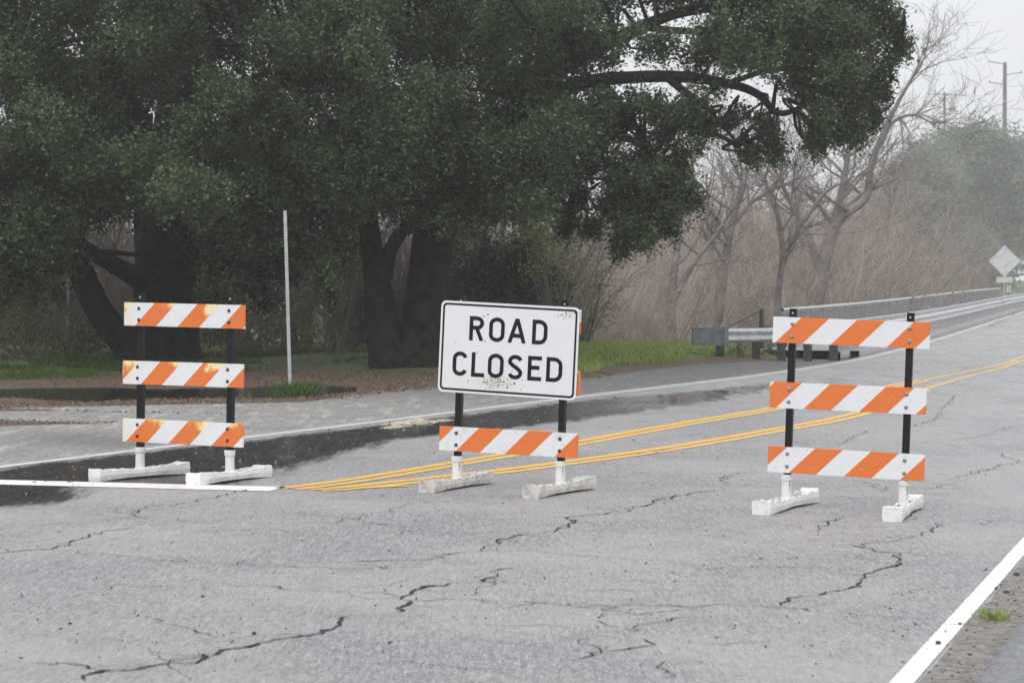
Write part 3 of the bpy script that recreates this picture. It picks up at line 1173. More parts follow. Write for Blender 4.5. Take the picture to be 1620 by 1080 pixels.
barricade("striped barricade with sun-bleached orange boards nearest the leaning metal post", 292, 760, 24, .9,
          (1.425, .917, .409), (.113, .185, .035), .42, (39, 29), False, 1.61, 11, BOLT)
barricade("barricade carrying the white ROAD CLOSED panel between the two three-board ones", 804, 778, 20, 1.7,
          (1.425, .917, .409), (.248, .14, .15), 0, (27, 29), True, 1.60, 24, BOLT, sign=True, stilt=2.8)
barricade("striped barricade with bright orange boards standing in front of the bridge", 1336, 811, 18, 1.9,
          (1.395, .887, .379), (.02, .27, .166), 0, (26, 18), False, 1.565, 37, BOLTG)

# ------------------------------------------------------------------ leaning metal sign post
x, y, z = U(459, 608)
root = empty("metal_post", (x, y, float(z_ground(x, y))))
tag(root, "tall bare galvanised square post leaning left beside the puddle", "post")
top = np.array(P(451, 333, y)) - np.array(root.location)
bm = bmesh.new()
h = .027
ln = float(np.linalg.norm(top))
bx(bm, -h, h, -h, h, -.2, ln)
po = mesh_bm("tube", bm, GALV, root, (0, 0, 0), (0, math.atan2(top[0], top[2]), 0), bevel=.004)
bm = bmesh.new()
for i in range(int(ln / .0254 / 2)):
    lathe(bm, [(.0075, 0), (.0075, .001)], 8, M=Matrix.Translation((0, -h - .001, .05 + i * .0508)) @ Matrix.Rotation(math.pi / 2, 4, 'X'))
ho = mesh_bm("hole", bm, BLACK_STEEL, po)
ho['kind'] = 'stuff'

# ------------------------------------------------------------------ bridge, rails
Z0 = 0.0


def curve_pts(off, u0, u1, step):
    us_ = np.arange(u0, u1, step)
    out = []
    for u in us_:
        v = float(vl(u)) - off
        out.append(xy_of(u, v))
    return np.array(out)


def sweep(pts, prof, name, m, parent=None, closed=False, smooth=False):
    """prof: (lateral offset towards the road, z)"""
    p = np.asarray(pts, float)
    d = np.gradient(p[:, :2], axis=0)
    d /= np.hypot(d[:, 0], d[:, 1])[:, None]
    nr = np.stack([d[:, 1], -d[:, 0]], 1)
    k_ = len(prof)
    V = np.zeros((len(p), k_, 3))
    for j, (a, b) in enumerate(prof):
        V[:, j, 0] = p[:, 0] + nr[:, 0] * a
        V[:, j, 1] = p[:, 1] + nr[:, 1] * a
        V[:, j, 2] = b + z_road(p[:, 0], p[:, 1])
    n = len(p)
    kk = k_ if closed else k_ - 1
    i = (np.arange(n - 1)[:, None] * k_ + np.arange(kk)[None]).ravel()
    j = (np.arange(n - 1)[:, None] * k_ + (np.arange(kk)[None] + 1) % k_).ravel()
    F = np.stack([i, i + k_, j + k_, j], 1)
    V = V.reshape(-1, 3)
    if parent is not None and parent.type == 'EMPTY':
        V = V - np.array(parent.location)
    return mesh_np(name, V, F, m, parent, (0, 0, 0), smooth)


def boxprof(a0, a1, z0, z1):
    return [(a0, z0), (a1, z0), (a1, z1), (a0, z1)]


WB = [(.0, .44), (.03, .455), (.075, .49), (.08, .53), (.03, .57), (.02, .60), (.03, .63), (.08, .67), (.075, .71), (.03, .745), (.0, .76),
      (-.01, .757), (.018, .738), (.062, .705), (.066, .675), (.015, .635), (.006, .60), (.015, .565), (.066, .525), (.062, .495), (.018, .462), (-.01, .445)]

U0 = uv_of(*U(1343, 568)[:2])[0]
UEND = U0 + 98


def pickets(path_off, u0, u1, sp, w_, z0, z1):
    """one mesh of thin square bars"""
    V, F = [], []
    us_ = np.arange(u0, u1, sp)
    for k_, u in enumerate(us_):
        x, y = xy_of(u, float(vl(u)) - path_off)
        for dx, dy in ((-w_, -w_), (w_, -w_), (w_, w_), (-w_, w_)):
            zz = float(z_road(x, y))
            V.append((x + dx, y + dy, z0 + zz))
            V.append((x + dx, y + dy, z1 + zz))
        b = k_ * 8
        for s_ in range(4):
            a0, a1 = b + 2 * s_, b + 2 * ((s_ + 1) % 4)
            F.append((a0, a1, a1 + 1, a0 + 1))
    return np.array(V), np.array(F)


deckroot = empty("bridge", (*xy_of(U0, float(vl(U0)) - 1.5), 0))
tag(deckroot, "concrete deck and raised sidewalk carrying the road over the creek", "bridge")
pts = curve_pts(0, U0 + 1.5, UEND, 1.0)
sweep(pts, boxprof(-2.95, 9.4, -.95, -.02 - .13), "deck", CONC, deckroot, True)
sweep(pts, boxprof(-2.9, -.30, -.14, .16), "sidewalk", CONC, deckroot, True)

b = empty("bridge_barrier", (*xy_of(U0, float(vl(U0)) - .6), 0))
tag(b, "pale picket barrier with a steel beam along the bridge roadway", "barrier")
pts = curve_pts(.62, U0, UEND, .8)
sweep(pts, WB, "beam", GALV, b, True, True)
sweep(pts, boxprof(-.06, -.01, .85, .90), "top_rail", TOPR, b, True)
sweep(pts, boxprof(-.09, .09, -.1, .17), "kerb", CONC, b, True)
V, F = pickets(.64, U0, UEND, .17, .018, .1, .86)
mesh_np("picket", V - np.array(b.location), F, RAILG, b)['kind'] = 'stuff'
first = None
for u in np.arange(U0 + .05, UEND, 2.4):
    x, y = xy_of(u, float(vl(u)) - .70)
    bm = bmesh.new()
    if first is None:
        bx(bm, -.06, .06, -.07, .07, 0, .86)
        first = mesh_bm("post", bm, RAILG, b, (x - b.location.x, y - b.location.y, float(z_road(x, y))), (0, 0, -R(16)), bevel=.006)
    else:
        bm.free()
        c = first.copy()
        COL.objects.link(c)
        c.parent = b
        c.location = (x - b.location.x, y - b.location.y, float(z_road(x, y)))

b = empty("bridge_railing", (*xy_of(U0 + 3, float(vl(U0 + 3)) - 2.7), 0))
tag(b, "darker railing with round top pipe on the outer side of the bridge", "railing")
pts = curve_pts(2.72, U0 + 4.5, UEND - 9, .8)
sweep(pts, [(.045 * math.cos(t), 1.12 + .045 * math.sin(t)) for t in np.linspace(0, 2 * math.pi, 9)[:-1]], "top_pipe", TOPR, b, True, True)
sweep(pts, boxprof(-.02, .02, 1.02, 1.06), "upper_rail", RAILD, b, True)
sweep(pts, boxprof(-.12, .12, -.9, .30), "kerb", CONC, b, True)
V, F = pickets(2.72, U0 + 4.5, UEND - 9, .12, .02, .2, 1.04)
mesh_np("picket", V - np.array(b.location), F, RAILD, b)['kind'] = 'stuff'
first = None
for u in np.arange(U0 + 4.5, UEND - 9, 2.4):
    x, y = xy_of(u, float(vl(u)) - 2.72)
    if first is None:
        bm = bmesh.new()
        bx(bm, -.05, .05, -.05, .05, .1, 1.09)
        first = mesh_bm("post", bm, RAILD, b, (x - b.location.x, y - b.location.y, float(z_road(x, y))), (0, 0, -R(16)), bevel=.006)
    else:
        c = first.copy()
        COL.objects.link(c)
        c.parent = b
        c.location = (x - b.location.x, y - b.location.y, float(z_road(x, y)))

# approach guardrail with blunt end
g0 = np.array(U(1147, 572)[:2])
g1 = np.array(U(1347, 567)[:2])
b = empty("guardrail", (*g0, 0))
tag(b, "low steel guardrail on dark timber posts with a blunt grey end", "guardrail")
t = np.linspace(0, 1, 24)[:, None]
pts = g0 + (g1 - g0) * t
dirg = (g1 - g0) / np.linalg.norm(g1 - g0)
sweep(pts, WB, "beam", GALV, b, True, True)
for pxx, pyy in ((1140, 571), (1197, 570), (1237, 570), (1279, 570), (1320, 569)):
    q = np.array(U(pxx, pyy)[:2]) + np.array([0, .16])
    zg = float(z_ground(*q))
    bm = bmesh.new()
    wv = .10
    bx(bm, -wv, wv, -wv, wv, -.5, .66)
    mesh_bm("post", bm, WOODP, b, (q[0] - g0[0], q[1] - g0[1], 0), (0, 0, -.1), bevel=.01)
# end wing: a flat blunt plate, slightly turned
bm = bmesh.new()
bx(bm, -.80, .0, -.02, .02, .385, .79)
bx(bm, -.80, -.77, -.02, .10, .385, .79)
mesh_bm("end_wing", bm, GALVD, b, (.03, -.05, 0), (0, 0, -.12), bevel=.008)
bm = bmesh.new()
bx(bm, -.05, .05, -.05, .07, .38, .79)
mesh_bm("end_bracket", bm, GALVD, b, (.02, -.06, 0), bevel=.01)
bm = bmesh.new()
for zz in (.52, .68):
    bm = bmesh.new()
    lathe(bm, [(.02, 0), (.018, .012)], 10, M=Matrix.Translation((-.12, -.05, zz)) @ Matrix.Rotation(math.pi / 2, 4, 'X'))
    mesh_bm("bolt", bm, BOLT, b)

q = P(1205, 522, 57)
root = empty("fence_post", (q[0], q[1], float(z_ground(q[0], q[1]))))
tag(root, "dark post with a slanting brace just behind the guardrail's blunt end", "post")
tb = Tubes(7)
tb.add([P(1205, 590, 57), P(1205, 489, 57)], [.07, .06])
tb.build("post", WOODP, root)
tb = Tubes(6)
tb.add([P(1204, 491, 57), P(1175, 505, 56), P(1147, 520, 55), P(1100, 560, 54)], [.022, .022, .022, .022])
tb.build("brace", WOODP, root)

# ------------------------------------------------------------------ far sign, markers, utility poles
dS = 152
bs = P(1589, 458, dS)
root = empty("warning_sign", (bs[0], bs[1], 0))
tag(root, "grey diamond sign with a small plate on a pole at the far bridge end", "road sign")
root.rotation_euler = (0, 0, -R(8))
bm = bmesh.new()
bx(bm, -.04, .04, -.03, .03, -.2, 4.7)
mesh_bm("pole", bm, GALV, root, bevel=.005)
bm = bmesh.new()
hw = 1.08 / math.sqrt(2) * 1.0
pts_ = rrect(2 * hw, 2 * hw, .06)
SIGNBACK = noisy("sign_back_aluminium", (.55, .56, .58), (.66, .67, .69), 2, .5, bump=0)
f = [bm.verts.new((a, 0, c)) for a, c in pts_]
g = [bm.verts.new((a, .01, c)) for a, c in pts_]
bm.faces.new(f)
bm.faces.new(g[::-1])
for i in range(len(pts_)):
    bm.faces.new((f[i], f[(i + 1) % len(pts_)], g[(i + 1) % len(pts_)], g[i]))
czs = HC + (458 - 413) / FPX * dS
bmesh.ops.rotate(bm, verts=bm.verts[:], cent=(0, 0, 0), matrix=Matrix.Rotation(math.pi / 4, 3, 'Y'))
mesh_bm("diamond_panel", bm, SIGNBACK, root, (0, -.045, czs))
bm = bmesh.new()
bx(bm, -.55, .55, -.01, .01, -.19, .19)
mesh_bm("small_plate", bm, SIGNBACK, root, (0, -.045, HC + (458 - 442.5) / FPX * dS), bevel=.004)

bs = P(1598, 458, 150)
root = empty("delineator", (bs[0] - .1, bs[1], 0))
tag(root, "short white marker on a stake beneath the distant diamond sign", "marker")
bm = bmesh.new()
bx(bm, -.03, .03, -.02, .02, -.1, 1.9)
mesh_bm("stake", bm, WOODP, root)
bm = bmesh.new()
bx(bm, -.11, -.03, -.04, -.02, 1.45, 1.95)
bx(bm, .03, .11, -.04, -.02, 1.45, 1.95)
mesh_bm("reflector", bm, SIGNE, root, bevel=.003)


def utility_pole(label, px, top_y, d, r_, arms, extra=None):
    b0 = P(px, 458, d)
    gz = float(z_ground(b0[0], b0[1]))
    root = empty("utility_pole", (b0[0], b0[1], gz))
    tag(root, label, "utility pole", "utility poles fading in the fog")
    ztop = HC + (458 - top_y) / FPX * d - gz
    bm = bmesh.new()
    lathe(bm, [(r_ * 1.25, -.5), (r_, ztop * .6), (r_ * .8, ztop)], 12)
    mesh_bm("pole", bm, POLEW, root, smooth=False)
    sc = d / FPX
    for (x0, y0, x1, y1, th) in arms:
        a = Vector(((x0 - px) * sc, -.25, HC + (458 - y0) * sc - gz))
        c = Vector(((x1 - px) * sc, -.25, HC + (458 - y1) * sc - gz))
        dv = c - a
        bm = bmesh.new()
        bx(bm, 0, dv.length, -.06, .06, -th, th)
        mesh_bm("crossarm", bm, POLEW, root, tuple(a), (0, -math.atan2(dv.z, dv.x), 0), bevel=.01)
        n_ = 2 if dv.length < 3 else 4
        for i in range(n_):
            q = a + dv * ((i + .15) / n_ if n_ > 2 else (.06 if (x0 < px - 5) else .94))
            bm = bmesh.new()
            lathe(bm, [(.05, 0), (.10, .08), (.05, .12), (.09, .2), (.03, .26)], 8)
            mesh_bm("insulator", bm, GALVD, root, (q.x, q.y, q.z + th))
            if n_ == 2:
                break
    for zz in (.82, .48):
        bm = bmesh.new()
        lathe(bm, [(r_ * .92, 0), (r_ * .92, .12)], 12)
        mesh_bm("band", bm, SIGNBACK, root, (0, 0, ztop * zz))
    return root


utility_pole("tall utility pole with side arms standing right behind the rounded tree", 1588, 100, 385, .40,
             [(1562, 99, 1586, 103, .07), (1562, 131, 1586, 135, .07), (1590, 120, 1615, 116, .07), (1557, 206, 1618, 210, .09)])
utility_pole("shorter fainter utility pole left of the tall one with a T-shaped top", 1493, 147, 500, .34,
             [(1466, 150, 1523, 152, .09)])
tb = Tubes(4)
for (a, ya, b_, yb, sag) in ((1493, 149, 1562, 99, 1.5), (1466, 150, 1557, 206, 1.2), (1523, 152, 1615, 116, 1.5), (1562, 131, 1760, 60, 2.5), (1615, 116, 1800, 40, 2.5), (1612, 209, 1800, 190, 1)):
    p0 = np.array(P(a, ya, 500 if a in (1493, 1466, 1523) else 385))
    p1 = np.array(P(b_, yb, 385 if b_ < 1700 else 250))
    t = np.linspace(0, 1, 14)[:, None]
    q = p0 + (p1 - p0) * t
    q[:, 2] -= (sag * 4 * t * (1 - t))[:, 0]
    tb.add(q, np.full(14, .022))
o = tb.build("power_line", BLACK_STEEL)
tag(o, "thin power wires strung between the foggy utility poles", "wires", kind='thing')

# ------------------------------------------------------------------ oaks


def to_lumps(lst):
    out = []
    for (px, py, d, r_, rz, de) in lst:
        x, y, z = P(px, py, d)
        out.append((x, y, z, r_, r_ * 1.15, rz, de))
    return out


def twigs_for(tb, lumps, frac, anchors, rng_, n_per=5):
    """fine branches running from anchor points into each lump"""
    an = np.array(anchors)
    for L_ in lumps:
        c = np.array(L_[:3])
        dd = np.linalg.norm(an - c, axis=1)
        a = an[np.argsort(dd)[rng_.integers(0, 2)]]
        mid = (a + c) / 2 + rng_.normal(size=3) * .25 + np.array([0, 0, .25])
        q = spline(np.array([a, mid, c]), 5)
        r0 = .035 + .012 * np.linalg.norm(a - c)
        tb.add(q, np.linspace(min(r0, .09), .018, len(q)), 6)
        for _ in range(n_per):
            e_ = c + rng_.normal(size=3) * np.array(L_[3:6]) * .55
            m2 = (c + e_) / 2 + rng_.normal(size=3) * .1
            q = spline(np.array([c, m2, e_]), 4)
            tb.add(q, np.linspace(.018, .006, len(q)), 4)


# left oak
rootA = empty("oak_tree", P(262, 585, 47.6)[:2] + (0,))
tag(rootA, "huge dark oak with a thick trunk and limb sweeping left behind the bleached barricade", "oak tree")
tb = Tubes(14)
stemsA = [
    [(262, 612, 47.6, 1.05), (262, 575, 47.6, .82), (262, 500, 47.6, .70), (262, 420, 47.6, .66), (268, 330, 47.6, .6), (280, 200, 47.6, .5), (300, 50, 47.6, .36), (310, -150, 47.6, .25)],
    [(245, 600, 47.1, .5), (205, 548, 47.0, .36), (155, 490, 46.8, .29), (118, 410, 46.6, .27), (60, 330, 46.0, .25), (-40, 250, 45.5, .2), (-160, 190, 45, .15)],
    [(255, 462, 47.2, .30), (200, 430, 46.9, .2), (150, 402, 46.5, .17), (100, 375, 46.3, .18), (50, 330, 46, .15)],
    [(236, 590, 48.8, .30), (230, 470, 48.8, .22), (226, 380, 48.8, .19), (226, 300, 48.8, .2), (230, 180, 48.6, .17)],
    [(268, 330, 47.6, .4), (340, 230, 46.5, .3), (420, 150, 45.5, .22), (500, 90, 45, .15)],
    [(272, 300, 47.6, .35), (190, 200, 46, .26), (100, 120, 45, .2), (10, 70, 44, .15)],
]
anch = []
for st in stemsA:
    q, r_ = pxline(st, 6)
    tb.add(q, r_, 14, .035)
    anch += [tuple(v) for v in q[len(q) // 2:]]
lumps = []
for px in range(-110, 560, 78):
    for py in range(-110, 300, 78):
        lumps.append((px + rng.uniform(-30, 30), py + rng.uniform(-30, 30), rng.uniform(47, 52), rng.uniform(.75, 1.1), rng.uniform(.7, 1.0), rng.uniform(.35, .9)))
for row, py in enumerate(range(-120, 330, 62)):
    for px in range(-120 + (row % 2) * 62, 575, 124):
        lumps.append((px + rng.uniform(-26, 26), py + rng.uniform(-20, 20), rng.uniform(41.5, 45.5), rng.uniform(.5, .85), rng.uniform(.3, .5), rng.uniform(1.3, 2.2)))
lumps += [(20, 340, 43.5, .9, .8, 1), (30, 410, 43.8, .6, .55, 1.1), (-40, 400, 43, .9, .8, 1), (-10, 450, 44, .45, .35, 1), (100, 320, 44.2, .8, .55, .9), (170, 300, 45, .8, .6, .8),
          (350, 330, 44, .9, .7, 1.1), (420, 360, 44.5, .75, .7, 1.1), (380, 420, 45, .7, .6, 1.1), (345, 470, 46, .45, .4, 1), (430, 440, 45.5, .5, .45, 1), (480, 320, 44.5, .6, .5, .8),
          (520, 300, 45, .4, .4, .6), (300, 380, 48.9, .6, .7, 1), (330, 300, 46, .8, .6, 1), (460, 400, 46, .4, .35, .8), (75, 380, 44.5, .45, .35, .7), (400, 280, 45, .9, .8, 1),
          (250, 310, 44.6, .7, .5, .8), (470, 250, 45, .8, .7, 1), (545, 250, 45.5, .6, .6, .9), (130, 250, 44, .9, .7, 1), (60, 260, 44, .9, .7, 1), (-60, 280, 44, 1, .9, 1)]
lumps += [(5, 440, 43.5, .6, .45, 1.1), (60, 395, 43.6, .6, .45, 1.1), (95, 350, 43.4, .6, .45, 1.2), (345, 440, 45, .55, .45, 1.1), (395, 465, 45.8, .5, .4, 1), (455, 415, 45.4, .5, .45, 1.1),
          (495, 350, 44.8, .4, .35, 1), (-30, 470, 44, .5, .3, 1), (425, 480, 46.5, .35, .25, .9), (330, 490, 46.8, .3, .25, .9), (535, 330, 45, .3, .3, .9), (150, 350, 44.4, .4, .3, .8)]
for _ in range(46):
    lumps.append((rng.choice([rng.uniform(-40, 130), rng.uniform(310, 540)]), rng.uniform(340, 480), rng.uniform(43.5, 46), rng.uniform(.1, .2), rng.uniform(.15, .32), 1.4))
LA = to_lumps(lumps)
twigs_for(tb, LA, 1, anch, rng)
tb.build("trunk", BARK, rootA)
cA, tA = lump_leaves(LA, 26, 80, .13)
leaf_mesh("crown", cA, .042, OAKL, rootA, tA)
# upper crown above the frame (larger, looser)
UPA = [(rng.uniform(-12, 2), rng.uniform(46, 54), rng.uniform(9, 12.5), 1.6, 1.6, 1.2, 1) for _ in range(20)]
c_, t_ = lump_leaves(UPA, 3.0, 60, .32)
leaf_mesh("crown", c_, .09, OAKL, rootA, t_)

# right oak
rootB = empty("oak_tree", P(640, 585, 45.7)[:2] + (0,))
tag(rootB, "forked dark oak with long limbs reaching right over the road, behind the ROAD CLOSED panel", "oak tree")
tb = Tubes(14)
stemsB = [
    [(622, 608, 45.7, .55), (612, 560, 45.7, .40), (603, 490, 45.7, .34), (592, 420, 45.7, .25), (580, 330, 45.7, .2), (570, 230, 45.6, .16), (560, 100, 45.5, .12)],
    [(606, 440, 45.6, .2), (618, 395, 45.6, .15), (640, 362, 45.6, .14), (672, 330, 45.7, .13), (700, 280, 45.7, .12)],
    [(655, 610, 45.9, .75), (663, 560, 45.9, .55), (674, 480, 45.9, .46), (683, 400, 45.9, .44), (695, 310, 45.9, .46), (700, 240, 45.9, .40), (705, 120, 45.9, .3), (700, -60, 45.9, .2)],
    [(697, 330, 45.8, 0.281), (730, 270, 45.5, 0.237), (800, 190, 45.3, 0.200), (880, 115, 45, 0.163), (960, 70, 44.8, 0.141), (1060, 25, 44.5, 0.111), (1160, 5, 44.3, 0.081), (1260, -30, 44, 0.059)],
    [(700, 290, 45.8, 0.266), (790, 215, 45.4, 0.207), (880, 150, 45, 0.163), (940, 128, 44.8, 0.141), (1060, 121, 44.6, 0.118), (1150, 132, 44.4, 0.096), (1200, 150, 44.3, 0.081), (1228, 178, 44.2, 0.067), (1262, 172, 44.2, 0.052), (1300, 140, 44, 0.030)],
    [(1055, 122, 44.6, 0.089), (1100, 160, 44.4, 0.067), (1140, 196, 44.2, 0.044), (1170, 230, 44.1, 0.022)],
    [(950, 128, 44.8, 0.089), (1000, 190, 44.6, 0.067), (1030, 260, 44.4, 0.044), (1035, 330, 44.3, 0.022)],
    [(1000, 42, 44.7, 0.074), (1100, 50, 44.3, 0.067), (1230, 45, 44.0, 0.052), (1340, 60, 43.9, 0.037), (1420, 60, 43.8, 0.015)],
    [(1150, 132, 44.4, 0.059), (1230, 110, 44.2, 0.052), (1330, 120, 44.0, 0.037), (1380, 160, 43.9, 0.015)],
    [(940, 128, 44.8, 0.089), (960, 200, 45.2, 0.059), (920, 280, 45.4, 0.037), (900, 340, 45.4, 0.015)],
]
anch = []
for st in stemsB:
    q, r_ = pxline(st, 6)
    tb.add(q, r_, 12, .03)
    anch += [tuple(v) for v in q[len(q) // 3:]]
lumps = []
for px in range(560, 900, 70):
    for py in range(-110, 300, 75):
        lumps.append((px + rng.uniform(-28, 28), py + rng.uniform(-28, 28), rng.uniform(46, 50), rng.uniform(.7, 1.0), rng.uniform(.65, .9), rng.uniform(.4, .9)))
for row, py in enumerate(range(-120, 330, 62)):
    for px in range(570 + (row % 2) * 60, 915, 120):
        lumps.append((px + rng.uniform(-26, 26), py + rng.uniform(-20, 20), rng.uniform(41.5, 45), rng.uniform(.5, .8), rng.uniform(.3, .5), rng.uniform(1.3, 2.2)))
lumps += [(560, 340, 44.8, .45, .5, .9), (640, 320, 44.3, .6, .5, .9), (600, 290, 44, .8, .6, 1), (740, 320, 44.2, .7, .5, 1), (810, 310, 44.5, .7, .55, 1.1), (860, 280, 44.5, .6, .6, 1.1),
          (700, 350, 44, .5, .35, .8), (870, 200, 44, .7, .7, 1), (900, 130, 44, .6, .5, .9), (850, 60, 44, .8, .7, 1), (540, 400, 46.5, .35, .3, .5), (650, 250, 43.8, .9, .8, 1),
          (780, 250, 43.5, .9, .8, 1.1)]
# the arm over the road
arm = [(940, 20, 44.6, .6, .45, .55), (1000, -20, 44.8, .8, .5, .9), (1090, -20, 44.6, .8, .5, 1), (1180, 0, 44.4, .8, .6, 1), (1260, -10, 44.2, .9, .7, 1.2), (1345, -10, 44, .9, .7, 1.2),
       (1390, 20, 43.9, .5, .5, 1.1), (1150, 70, 44.2, .7, .45, 1), (1230, 60, 44, .8, .6, 1.3), (1300, 70, 44, .8, .7, 1.4), (1360, 80, 43.9, .6, .6, 1.2), (1415, 60, 43.8, .28, .25, .8),
       (1270, 130, 44.2, .6, .45, 1.2), (1330, 150, 44, .65, .55, 1.4), (1370, 150, 43.9, .4, .5, 1.1), (1350, 205, 43.9, .38, .32, 1.2), (1300, 205, 44, .3, .3, 1.0), (1290, 232, 44, .14, .12, 1.2),
       (1100, 90, 44.8, .6, .35, .6), (1030, 80, 45, .6, .35, .5), (960, 90, 45, .6, .45, .6), (1180, 180, 44.4, .4, .2, .6), (1120, 190, 44.4, .5, .3, .9), (1215, 205, 44.2, .25, .2, .5),
       (1190, 235, 44.2, .18, .16, .5), (1225, 240, 44.1, .12, .14, .5), (1060, 170, 44.6, .6, .35, 1), (1000, 170, 44.8, .6, .4, 1), (940, 180, 45, .6, .5, .9), (960, 240, 44.8, .55, .4, .9),
       (1030, 235, 44.5, .55, .4, .9), (1090, 240, 44.4, .4, .3, .8), (920, 290, 45, .4, .4, .8), (985, 300, 44.7, .5, .4, .95), (1045, 300, 44.5, .45, .4, .95), (1000, 355, 44.6, .42, .3, 1),
       (950, 350, 44.8, .35, .28, .9), (1055, 350, 44.4, .28, .25, 1), (985, 385, 44.6, .16, .15, .9), (905, 240, 45.2, .45, .4, 1), (1090, 300, 44.4, .25, .2, .7), (895, 345, 45, .22, .2, .8),
       (1120, 140, 44.2, .5, .25, .8), (1400, 110, 43.9, .3, .35, .9), (1070, 200, 44.5, .4, .25, .8)]
LB = to_lumps(lumps)
arm += [(920, 60, 43.4, .5, .3, 1.2), (975, 55, 43.2, .5, .28, 1), (1040, 62, 43.4, .5, .25, .9), (1120, 45, 43, .5, .3, 1), (905, 170, 43.6, .5, .35, 1.2), (960, 160, 43.4, .5, .25, .9),
        (1020, 165, 43.4, .5, .22, .8), (1100, 165, 43.2, .45, .2, .8), (930, 215, 43.5, .45, .3, 1.2), (985, 265, 43.6, .4, .25, 1.1), (1040, 275, 43.6, .4, .25, 1.1), (1000, 330, 43.8, .35, .25, 1.1),
        (1160, 95, 43.2, .5, .25, 1), (1210, 95, 43, .5, .35, 1.2), (1270, 20, 43, .6, .4, 1.2), (1340, 40, 43, .6, .4, 1.2), (1330, 110, 43, .5, .4, 1.3), (1300, 175, 43.2, .35, .3, 1.2), (900, 20, 43, .6, .3, 1.2),
        (1070, 320, 44, .3, .2, 1), (1020, 365, 44, .25, .16, 1), (960, 320, 44, .35, .25, 1), (1085, 285, 44, .2, .16, .9), (890, 260, 43.5, .4, .3, 1.1)]
for (a_, b_, c_, r_, z_, e_) in list(arm):
    if b_ > 150:
        for _ in range(3):
            arm.append((a_ + rng.uniform(-1, 1) * r_ * 70, b_ + z_ * 58 + rng.uniform(-8, 6), c_ + rng.uniform(-.3, .3), rng.uniform(.05, .10), rng.uniform(.08, .18), 1.3))
arm = [(a_ - (10 if a_ > 1330 else 0), b_ - (8 if b_ > 180 and a_ > 1240 else 0), c_, r_ * (.86 if a_ > 1240 else .92), z_ * (.86 if a_ > 1240 else .9), e_ * (1 if a_ > 1230 or b_ < 130 else .62)) for (a_, b_, c_, r_, z_, e_) in arm]
for (a_, b_) in ((1408, 95), (1418, 60), (1412, 30), (1400, 130), (1385, 165), (1375, 195), (1400, 0), (1425, 72), (1352, 215), (1325, 222), (1300, 215)):
    for _ in range(2):
        arm.append((a_ + rng.normal() * 8, b_ + rng.normal() * 10, 43.9, rng.uniform(.06, .14), rng.uniform(.05, .12), 1.2))
LB2 = to_lumps(arm)
twigs_for(tb, LB, 1, anch, rng)
twigs_for(tb, LB2, 1, anch, rng, 9)
tb.build("trunk", BARK, rootB)
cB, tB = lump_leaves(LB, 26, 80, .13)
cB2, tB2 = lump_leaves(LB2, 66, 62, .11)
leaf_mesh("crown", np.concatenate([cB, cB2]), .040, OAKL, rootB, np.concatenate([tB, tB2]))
UPB = [(rng.uniform(-3, 6), rng.uniform(45, 51), rng.uniform(9, 12.0), 1.5, 1.5, 1.1, 1) for _ in range(14)]
c_, t_ = lump_leaves(UPB, 3.0, 60, .32)
leaf_mesh("crown", c_, .09, OAKL, rootB, t_)


# ------------------------------------------------------------------ bare brush
def brush_proto(h, stems, seed, spread=.6, lean=.5, twig=7):
    r = np.random.default_rng(seed)
    tb = Tubes(3)
    for _ in range(stems):
        p = np.array([r.normal() * spread * .5, r.normal() * spread * .5, 0])
        d = np.array([r.normal() * lean * .5, r.normal() * lean * .5, 1.0])
        L_ = h * r.uniform(.55, 1.1)
        pts = [p]
        n = 7
        for i in range(n):
            d = d + r.normal(size=3) * .13
            d[2] = max(d[2], .25)
            d /= np.linalg.norm(d)
            pts.append(pts[-1] + d * L_ / n)
        pts = np.array(pts)
        r0 = r.uniform(.012, .034)
        tb.add(pts, np.linspace(r0, .005, n + 1))
        for _ in range(twig):
            k_ = r.integers(1, n)
            q = pts[k_]
            dd = pts[k_] - pts[k_ - 1]
            dd = dd / np.linalg.norm(dd) + r.normal(size=3) * .6
            dd[2] = abs(dd[2]) * .6 + .2
            dd /= np.linalg.norm(dd)
            l2 = L_ * r.uniform(.15, .38)
            pp = [q]
            for j in range(3):
                dd = dd + r.normal(size=3) * .22
                dd /= np.linalg.norm(dd)
                pp.append(pp[-1] + dd * l2 / 3)
            tb.add(np.array(pp), np.linspace(.009, .004, 4))
            for _ in range(3):
                kk = r.integers(1, 3)
                d3 = dd + r.normal(size=3) * .8
                d3[2] += .25
                d3 /= np.linalg.norm(d3)
                l3 = l2 * r.uniform(.3, .7)
                tb.add(np.array([pp[kk], pp[kk] + d3 * l3 * .5 + r.normal(size=3) * .02, pp[kk] + d3 * l3 + np.array([0, 0, .03])]), np.array([.006, .0045, .003]))
    return np.concatenate(tb.v), np.concatenate(tb.f)


protos = [brush_proto(h_, s_, 100 + i, twig=t_) for i, (h_, s_, t_) in enumerate([(4.2, 14, 7), (5.2, 11, 8), (3.2, 16, 6), (6.2, 8, 10), (2.4, 18, 6)])]


def brush(name, places, m, label, zsink=.0, parent=None):
    Vs, Fs, n = [], [], 0
    for (x, y, sc, k_) in places:
        V, F = protos[k_]
        a = rng.uniform(0, 6.28)
        c, s_ = math.cos(a), math.sin(a)
        Q = V * sc
        Q = np.stack([Q[:, 0] * c - Q[:, 1] * s_, Q[:, 0] * s_ + Q[:, 1] * c, Q[:, 2]], 1)
        Q = Q + np.array([x, y, float(z_ground(x, y)) - zsink])
        Vs.append(Q.astype(np.float32))
        Fs.append(F + n)
        n += len(V)
    o = mesh_np(name, np.concatenate(Vs), np.concatenate(Fs), m, None, (0, 0, 0), False)
    tag(o, label, "thicket", kind='stuff')
    return o


